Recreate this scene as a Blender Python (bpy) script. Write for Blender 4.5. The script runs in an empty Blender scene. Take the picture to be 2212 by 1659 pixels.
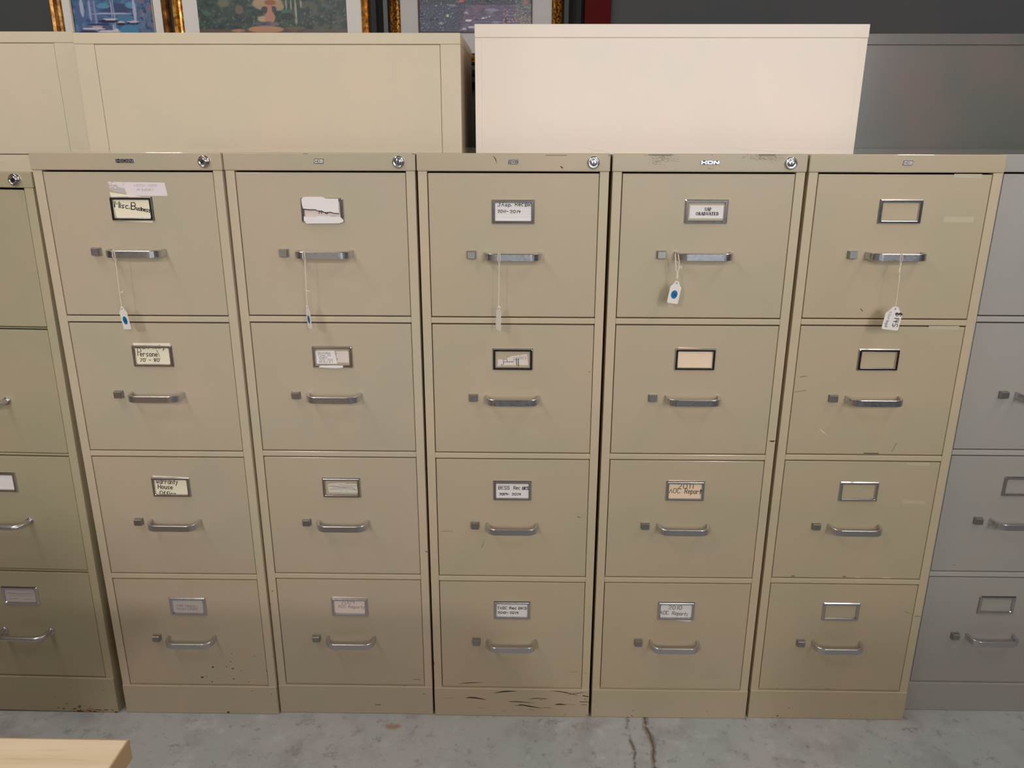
import bpy, bmesh, math, random
from mathutils import Vector, Matrix, noise
C = bpy.context.scene.collection
PI = math.pi

# ------------------------------------------------------------------ materials
def lin(c):
    r = []
    for v in c[:3]:
        v = v / 255.0
        r.append(v / 12.92 if v <= 0.04045 else ((v + 0.055) / 1.055) ** 2.4)
    return (r[0], r[1], r[2], 1.0)

MATS = {}
def principled(name):
    m = bpy.data.materials.new(name); m.use_nodes = True
    return m, m.node_tree.nodes, m.node_tree.links, m.node_tree.nodes['Principled BSDF']

def plain(name, rgb, rough=0.6, metal=0.0, spec=0.5):
    m, n, l, b = principled(name)
    b.inputs['Base Color'].default_value = lin(rgb)
    b.inputs['Roughness'].default_value = rough
    b.inputs['Metallic'].default_value = metal
    b.inputs['Specular IOR Level'].default_value = spec
    MATS[name] = m
    return m

def ramp2(n, l, fac, c1, c2, p1=0.0, p2=1.0):
    r = n.new('ShaderNodeValToRGB')
    r.color_ramp.elements[0].position = p1; r.color_ramp.elements[0].color = c1
    r.color_ramp.elements[1].position = p2; r.color_ramp.elements[1].color = c2
    l.new(fac, r.inputs['Fac'])
    return r.outputs['Color']

def noise_tex(n, l, vec, scale, detail=2.0, rough=0.5):
    t = n.new('ShaderNodeTexNoise')
    t.inputs['Scale'].default_value = scale
    t.inputs['Detail'].default_value = detail
    t.inputs['Roughness'].default_value = rough
    l.new(vec, t.inputs['Vector'])
    return t.outputs['Fac']

def paint(name, rgb, rough=0.42, var=4, coat=0.25, coat_rough=0.12):
    """enamelled sheet steel: slow mottling of the colour and a fine orange peel"""
    m, n, l, b = principled(name)
    tc = n.new('ShaderNodeNewGeometry').outputs['Position']
    f = noise_tex(n, l, tc, 5.0, 3.0)
    a = tuple(max(0, v + d) for v, d in zip(rgb, (var * .9, var * .1, -var * .1)))
    c = tuple(max(0, v + d) for v, d in zip(rgb, (-var * .9, -var * .1, -var * .5)))
    l.new(ramp2(n, l, f, lin(a), lin(c), 0.35, 0.65), b.inputs['Base Color'])
    f2 = noise_tex(n, l, tc, 900.0, 1.0)
    bump = n.new('ShaderNodeBump'); bump.inputs['Strength'].default_value = 0.05
    bump.inputs['Distance'].default_value = 0.0006
    l.new(f2, bump.inputs['Height']); l.new(bump.outputs['Normal'], b.inputs['Normal'])
    b.inputs['Roughness'].default_value = rough
    b.inputs['Coat Weight'].default_value = coat
    b.inputs['Coat Roughness'].default_value = coat_rough
    MATS[name] = m
    return m

paint('beige_enamel', (198, 181, 155))
paint('beige_enamel_cool', (198, 182, 159))
paint('beige_enamel_yellow', (198, 181, 153))
paint('old_beige_enamel', (180, 168, 140))
paint('grey_enamel', (178, 173, 168), var=3)
for _n, _c, _v in (('beige_enamel', (198, 181, 155), 6), ('beige_enamel_cool', (198, 182, 159), 6), ('beige_enamel_yellow', (198, 181, 153), 4), ('old_beige_enamel', (180, 168, 140), 6), ('grey_enamel', (178, 173, 168), 3)):
    paint(_n + '_frame', tuple(v * 1.055 for v in _c), var=_v)
    paint(_n + '_top', _c, rough=.3, var=_v, coat=1.0, coat_rough=.035)
paint('lateral_beige_enamel', (225, 209, 184), rough=0.5, coat=0.15)
paint('cream_white_enamel', (250, 233, 219), rough=0.5, coat=0.2, var=3)
paint('dark_grey_enamel', (102, 96, 92), rough=0.35, var=9, coat=0.4)

def chrome(name, rgb, rough, scratch=0.15):
    m, n, l, b = principled(name)
    tc = n.new('ShaderNodeNewGeometry').outputs['Position']
    f = noise_tex(n, l, tc, 160.0, 4.0, 0.7)
    mr = n.new('ShaderNodeMapRange')
    mr.inputs['To Min'].default_value = rough; mr.inputs['To Max'].default_value = rough + scratch
    l.new(f, mr.inputs['Value']); l.new(mr.outputs['Result'], b.inputs['Roughness'])
    b.inputs['Base Color'].default_value = lin(rgb)
    b.inputs['Metallic'].default_value = 1.0
    MATS[name] = m
    return m
chrome('chrome', (205, 203, 205), 0.10, 0.12)
chrome('brushed_steel', (208, 206, 210), 0.20, 0.2)
chrome('latch_steel', (170, 167, 165), 0.3, 0.2)
plain('keyhole_black', (12, 11, 11), 0.5)
plain('black_paint', (22, 20, 19), 0.4)
plain('cream_card', (252, 240, 214), 0.8)
plain('white_card', (250, 242, 240), 0.8)
plain('peach_card', (255, 226, 196), 0.8)
plain('grey_card', (205, 196, 194), 0.8)
plain('lilac_label', (244, 230, 232), 0.7)
plain('label_residue', (205, 194, 184), 0.7)
plain('peeled_paper', (226, 218, 204), 0.85)
plain('pink_paper', (240, 222, 214), 0.85)
plain('ink_black', (20, 16, 16), 0.6)
plain('ink_grey', (158, 144, 141), 0.7)
plain('ink_teal', (130, 165, 165), 0.7)
plain('card_line', (214, 208, 216), 0.8)
plain('tag_card', (250, 242, 236), 0.75)
plain('string_white', (245, 232, 215), 0.9)
plain('blue_sticker', (20, 120, 180), 0.5)
plain('blue_ink', (14, 60, 110), 0.6)
MK = {'k': plain('scuff_black', (34, 26, 22), 0.7), 'b': plain('scuff_brown', (82, 66, 48), 0.7),
      'g': plain('scratch_faint', (152, 139, 114), 0.6), 'r': plain('rust_spot', (108, 58, 30), 0.9),
      's': plain('smudge', (170, 156, 133), 0.6), 't': plain('tape_mark', (208, 195, 168), 0.35),
      'l': plain('bare_chip', (230, 222, 205), 0.4)}
MKORD = ['k', 'b', 'g', 'r', 's', 't', 'l']

# ------------------------------------------------------------------ mesh helper
class MB:
    def __init__(self): self.bm = bmesh.new()
    def box(self, x0, x1, y0, y1, z0, z1, mi=0, bev=0.0, seg=2):
        bm = self.bm
        v = [bm.verts.new(p) for p in ((x0,y0,z0),(x1,y0,z0),(x1,y1,z0),(x0,y1,z0),(x0,y0,z1),(x1,y0,z1),(x1,y1,z1),(x0,y1,z1))]
        fs = [bm.faces.new([v[i] for i in q]) for q in ((0,3,2,1),(4,5,6,7),(0,1,5,4),(1,2,6,5),(2,3,7,6),(3,0,4,7))]
        for f in fs: f.material_index = mi
        if bev:
            es = list({e for f in fs for e in f.edges})
            bmesh.ops.bevel(bm, geom=es, offset=bev, segments=seg, profile=0.5, affect='EDGES', clamp_overlap=True)
        return self
    def poly(self, pts, mi=0, smooth=False):
        f = self.bm.faces.new([self.bm.verts.new(p) for p in pts]); f.material_index = mi; f.smooth = smooth
        return f
    def prism(self, pts, y0, y1, mi=0):
        """outline in XZ (counter-clockwise seen from -Y) extruded from y0 (front) to y1"""
        a = [self.bm.verts.new((x, y0, z)) for x, z in pts]; b = [self.bm.verts.new((x, y1, z)) for x, z in pts]
        n = len(pts)
        self.bm.faces.new(a).material_index = mi; self.bm.faces.new(b[::-1]).material_index = mi
        for i in range(n):
            j = (i + 1) % n
            self.bm.faces.new((a[j], a[i], b[i], b[j])).material_index = mi
    def loft(self, rings, mi=0, closed=True, caps=(False, False), smooth=True):
        vr = [[self.bm.verts.new(p) for p in r] for r in rings]
        n = len(rings[0])
        for a, b in zip(vr[:-1], vr[1:]):
            for i in range(n if closed else n - 1):
                j = (i + 1) % n
                f = self.bm.faces.new((a[i], a[j], b[j], b[i])); f.material_index = mi; f.smooth = smooth
        if caps[0]: self.bm.faces.new(vr[0][::-1]).material_index = mi
        if caps[1]: self.bm.faces.new(vr[-1]).material_index = mi
    def tube(self, pts, r, mi=0, n=8, caps=True):
        pts = [Vector(p) for p in pts]; rings = []; up = None
        for i, p in enumerate(pts):
            t = (pts[min(i+1, len(pts)-1)] - pts[max(i-1, 0)]).normalized()
            if up is None:
                up = Vector((1,0,0)) if abs(t.x) < .8 else Vector((0,0,1))
            s = t.cross(up).normalized(); up = s.cross(t).normalized()
            rings.append([p + (s * math.cos(a) + up * math.sin(a)) * r for a in [2*PI*k/n for k in range(n)]])
        self.loft(rings, mi, caps=(caps, caps))
    def stroke(self, pts, w, y, mi=0, taper=False):
        """a flat pen stroke in the XZ plane at depth y"""
        P = [Vector((p[0], p[1])) for p in pts]
        if len(P) == 2 and (P[1]-P[0]).length < 1e-6: P[1] = P[0] + Vector((w*.3, 0))
        L = []; Rr = []; n = len(P)
        for i in range(n):
            t = (P[min(i+1,n-1)] - P[max(i-1,0)]); t = t.normalized() if t.length > 1e-9 else Vector((1,0))
            q = P[i].copy()
            if not taper:
                if i == 0: q -= t * w * .35
                if i == n-1: q += t * w * .35
            hw = w * .5
            if taper: hw *= max(.18, math.sin(PI * (i + .15) / (n - 1 + .3)))
            nn = Vector((-t.y, t.x)) * hw
            L.append(q + nn); Rr.append(q - nn)
        for i in range(n - 1):
            q = [(Rr[i].x,y,Rr[i].y),(Rr[i+1].x,y,Rr[i+1].y),(L[i+1].x,y,L[i+1].y),(L[i].x,y,L[i].y)]
            self.poly(q, mi)
    def build(self, name, mats, parent=None, loc=(0,0,0), rot=(0,0,0)):
        me = bpy.data.meshes.new(name)
        self.bm.normal_update()
        self.bm.to_mesh(me); self.bm.free()
        for m in mats: me.materials.append(MATS[m] if isinstance(m, str) else m)
        o = bpy.data.objects.new(name, me); C.objects.link(o)
        o.location = loc; o.rotation_euler = rot
        if parent: o.parent = parent
        return o

def share(name, me, parent, loc, rot=(0,0,0)):
    o = bpy.data.objects.new(name, me); C.objects.link(o)
    o.location = loc; o.rotation_euler = rot; o.parent = parent
    return o
def tag(o, label, cat, group=None):
    o['label'] = label; o['category'] = cat
    if group: o['group'] = group
    return o
def struct(o): o['kind'] = 'structure'; return o
def thing(name, loc, rot, label, cat, group=None):
    o = bpy.data.objects.new(name, None); C.objects.link(o)
    o.empty_display_size = 0.05
    o.location = loc; o.rotation_euler = rot
    return tag(o, label, cat, group)

# ------------------------------------------------------------------ handwriting
GL = {k: v.replace(' ', '') for k, v in {
'A':'02 28 42;15 35','B':'02 08 38 46 35 05;35 44 32 02','C':'47 38 18 07 03 12 32 43','D':'02 08 28 46 44 22 02',
'E':'42 02 08 48;05 35','F':'02 08 48;05 35','G':'47 38 18 07 03 12 32 43 45 25','H':'02 08;42 48;05 45','I':'02 08',
'J':'28 48;38 33 22 12 03','K':'02 08;48 05 42','L':'08 02 42','M':'02 08 25 48 42','N':'02 08 42 48','O':'18 07 03 12 32 43 47 38 18',
'P':'02 08 38 46 35 05','R':'02 08 38 46 35 05;25 42','S':'47 38 18 07 06 15 35 44 43 32 12 03','T':'08 48;28 22','U':'08 03 12 32 43 48',
'V':'08 22 48','W':'08 12 25 32 48','Y':'08 25 48;25 22',
'a':'36 16 05 03 12 22 33;36 32','c':'36 16 05 03 12 32','e':'04 34 35 26 16 05 03 12 32','f':'38 28 17 12;06 26','g':'36 16 05 03 12 22 33;36 31 20 00','d':'38 32;36 16 05 03 12 32','h':'08 02;05 16 26 35 32',
'i':'06 02;08 07','l':'08 02','m':'06 02;05 16 25 22;25 36 45 42','n':'06 02;05 16 26 35 32','o':'16 05 03 12 22 33 35 26 16',
'p':'06 00;05 16 26 35 33 22 12 03','r':'06 02;05 16 26 35','s':'36 16 05 14 33 22 02','t':'18 12;06 26','u':'06 03 12 22 33;36 32',
'w':'06 12 24 32 46','y':'06 13 36;36 00',
'0':'18 07 03 12 22 33 37 28 18','1':'18 12','2':'07 18 28 37 36 02 32','3':'08 28 37 25 34 33 22 02','4':'08 05 35;28 22','5':'38 08 05 25 34 33 22 02',
'6':'38 18 05 03 12 22 33 34 25 05','7':'08 38 12','8':'18 07 06 33 22 12 03 36 37 28 18','9':'35 15 06 07 18 28 37 35 32',
'$':'47 38 18 07 06 15 35 44 43 32 12 03;29 21;19 11','-':'05 35','.':'02 03',"'":'08 07','&':'42 07 18 27 04 12 22 44','!':'08 04;02 03'}.items()}
def glyphs(s):
    """strokes of a word in font units, baseline 0, cap height 1"""
    out = []; x = 0.0
    for ch in s:
        if ch == ' ': x += 3.0; continue
        mx = 0
        for part in GL[ch].split(';'):
            pts = [(int(part[i]), int(part[i+1]) - 2) for i in range(0, len(part), 2)]
            mx = max(mx, max(p[0] for p in pts))
            out.append([(x + px, py / 6.0) for px, py in pts])
        x += mx + 1.7
    return out, max(x - 1.7, 1.0)
def write(mb, s, u, v, h, L, mi=1, sw=0.0009, y=-0.0012, ang=0.0, org=(0,0), basis=None):
    st, wid = glyphs(s); sx = L / wid
    ca, sa = math.cos(math.radians(ang)), math.sin(math.radians(ang))
    for k, p in enumerate(st):
        q = []
        for a, b in p:
            X = a * sx + b * h * .06; Z = b * h
            q.append((u + X*ca - Z*sa, v + X*sa + Z*ca))
        mb.stroke(q, sw, y - k * 2e-6, mi)

# ------------------------------------------------------------------ shared fittings
def holder_mesh():
    m = MB()
    prof = [(.0430,.0240,0.0),(.0428,.0238,-.0016),(.0412,.0222,-.0040),(.0406,.0216,-.0043),(.0368,.0184,-.0043),(.0362,.0178,-.0038),(.0352,.0168,-.0010)]
    def ring(a, b, y, r=.0012):
        return [(-a+r,y,-b),(a-r,y,-b),(a,y,-b+r),(a,y,b-r),(a-r,y,b),(-a+r,y,b),(-a,y,b-r),(-a,y,-b+r)]
    m.loft([ring(*p) for p in prof], smooth=False)
    o = m.build('label_holder', ['chrome']); me = o.data; bpy.data.objects.remove(o); return me
def pull_mesh(rod=False):
    m = MB()
    hw, dep, r = .0555, .034, .019
    path = [(-hw, 0.001), (-hw + .0005, -.006), (-hw + .0015, -.013)]
    for k in range(9):
        a = PI * (1 - k / 16.0)
        path.append((-hw + .002 + r + r*1.0*math.cos(a), -(dep - r*.95) - r*.95 * math.sin(a)))
    right = [(-x, y) for x, y in path[::-1]]
    path = path + right
    if rod:
        m.tube([(x, y, 0) for x, y in path], .0058, n=12)
        for s in (-1, 1):
            m.tube([(s*hw, .001, 0), (s*hw, -.003, 0)], .0085, n=14)
    else:
        rings = []
        n = len(path)
        for i, (x, y) in enumerate(path):
            a = path[max(i-1,0)]; b = path[min(i+1,n-1)]
            t = Vector((b[0]-a[0], b[1]-a[1])).normalized(); nn = Vector((-t.y, t.x))
            th, H, c = .0024, .0073, .0010
            sec = [(th,-H+c),(th-c,-H),(-th+c,-H),(-th,-H+c),(-th,H-c),(-th+c,H),(th-c,H),(th,H-c)]
            rings.append([(x + nn.x*p, y + nn.y*p, q) for p, q in sec])
        m.loft(rings, smooth=False, caps=(True, True))
        for f in m.bm.faces: f.smooth = False
    o = m.build('drawer_pull', ['brushed_steel']); me = o.data; bpy.data.objects.remove(o)
    return me
def latch_mesh():
    m = MB()
    m.box(-.0093, .0093, -.0020, .0006, -.0083, .0083, bev=.0006)
    def rg(a, b, y, dz=0): return [(-a,y,-b+dz),(a,y,-b+dz),(a,y,b+dz),(-a,y,b+dz)]
    m.loft([rg(.0086,.0076,-.0018), rg(.0082,.0072,-.0095), rg(.0074,.0064,-.0115)], smooth=False, caps=(False, True))
    o = m.build('thumb_latch', ['latch_steel']); me = o.data; bpy.data.objects.remove(o); return me
HOLD, PULL, ROD, LATCH = holder_mesh(), pull_mesh(), pull_mesh(True), latch_mesh()
def lock_mesh():
    m = MB(); n = 28
    prof = [(.0118,0.0),(.0118,-.0035),(.0108,-.0050),(.0088,-.0056),(.0078,-.0045),(.0074,-.0040),(.0066,-.0046),(.0062,-.0062),(.0040,-.0064),(.0005,-.0064)]
    m.loft([[(r*math.cos(2*PI*k/n), y, r*math.sin(2*PI*k/n)) for k in range(n)] for r, y in prof], caps=(False, True))
    m.poly([(-.0008,-.00655,-.0036),(.0008,-.00655,-.0036),(.0008,-.00655,.0036),(-.0008,-.00655,.0036)], 1)
    o = m.build('cylinder_lock', ['chrome', 'keyhole_black']); me = o.data; bpy.data.objects.remove(o); return me
LOCK = lock_mesh()
def badge(style):
    """maker's badge on the top rail: raised bright letters (0) or a small framed plate (1 light, 2 dark)"""
    m = MB()
    if style == 0:
        W, H, T = .0355, .0066, .0018
        m.box(-W/2-.0006, W/2+.0006, -.0006, .0004, -H/2-.0007, H/2+.0007, 1, bev=.0004)
        lw = W/3 - .0006
        for k, ch in enumerate('HON'):
            x0 = -W/2 + k*(lw + .0008); x1 = x0 + lw; a, b = -H/2, H/2; w = lw*.27; y0, y1 = -.0020, -.0005
            if ch == 'H':
                m.box(x0, x0+w, y0, y1, a, b); m.box(x1-w, x1, y0, y1, a, b); m.box(x0, x1, y0, y1, -H*.2, H*.2)
            elif ch == 'O':
                m.box(x0, x0+w, y0, y1, a, b); m.box(x1-w, x1, y0, y1, a, b); m.box(x0, x1, y0, y1, b-H*.3, b); m.box(x0, x1, y0, y1, a, a+H*.3)
            else:
                m.box(x0, x0+w, y0, y1, a, b); m.box(x1-w, x1, y0, y1, a, b)
                m.prism([(x0, b), (x1-w*1.3, a), (x1, a), (x0+w*1.3, b)], y0, y1)
        return m, ['brushed_steel', 'black_paint']
    W, H = .0195, .0085
    s = .0012
    m.prism([(-W/2,-H/2),(W/2-s,-H/2),(W/2,H/2),(-W/2+s,H/2)], -.0009, .0003, 1)
    if style == 1:
        k = .0011
        m.prism([(-W/2+k,-H/2+k),(W/2-s-k*.6,-H/2+k),(W/2-k,H/2-k),(-W/2+s+k*.6,H/2-k)], -.0011, -.0008, 0)
        write(m, 'HON', -.0068, -.0016, .0032, .0136, 1, .0011, -.0012)
    else:
        write(m, 'HON', -.0072, -.0016, .0032, .0144, 0, .0008, -.0011)
        m.stroke([(-W/2+.0015, H/2-.0012), (W/2-.001, H/2-.0012)], .0006, -.0011, 0)
        m.stroke([(-W/2+.0010, -H/2+.0012), (W/2-.0018, -H/2+.0012)], .0006, -.0011, 0)
    return m, ['white_card', 'black_paint']
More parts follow.
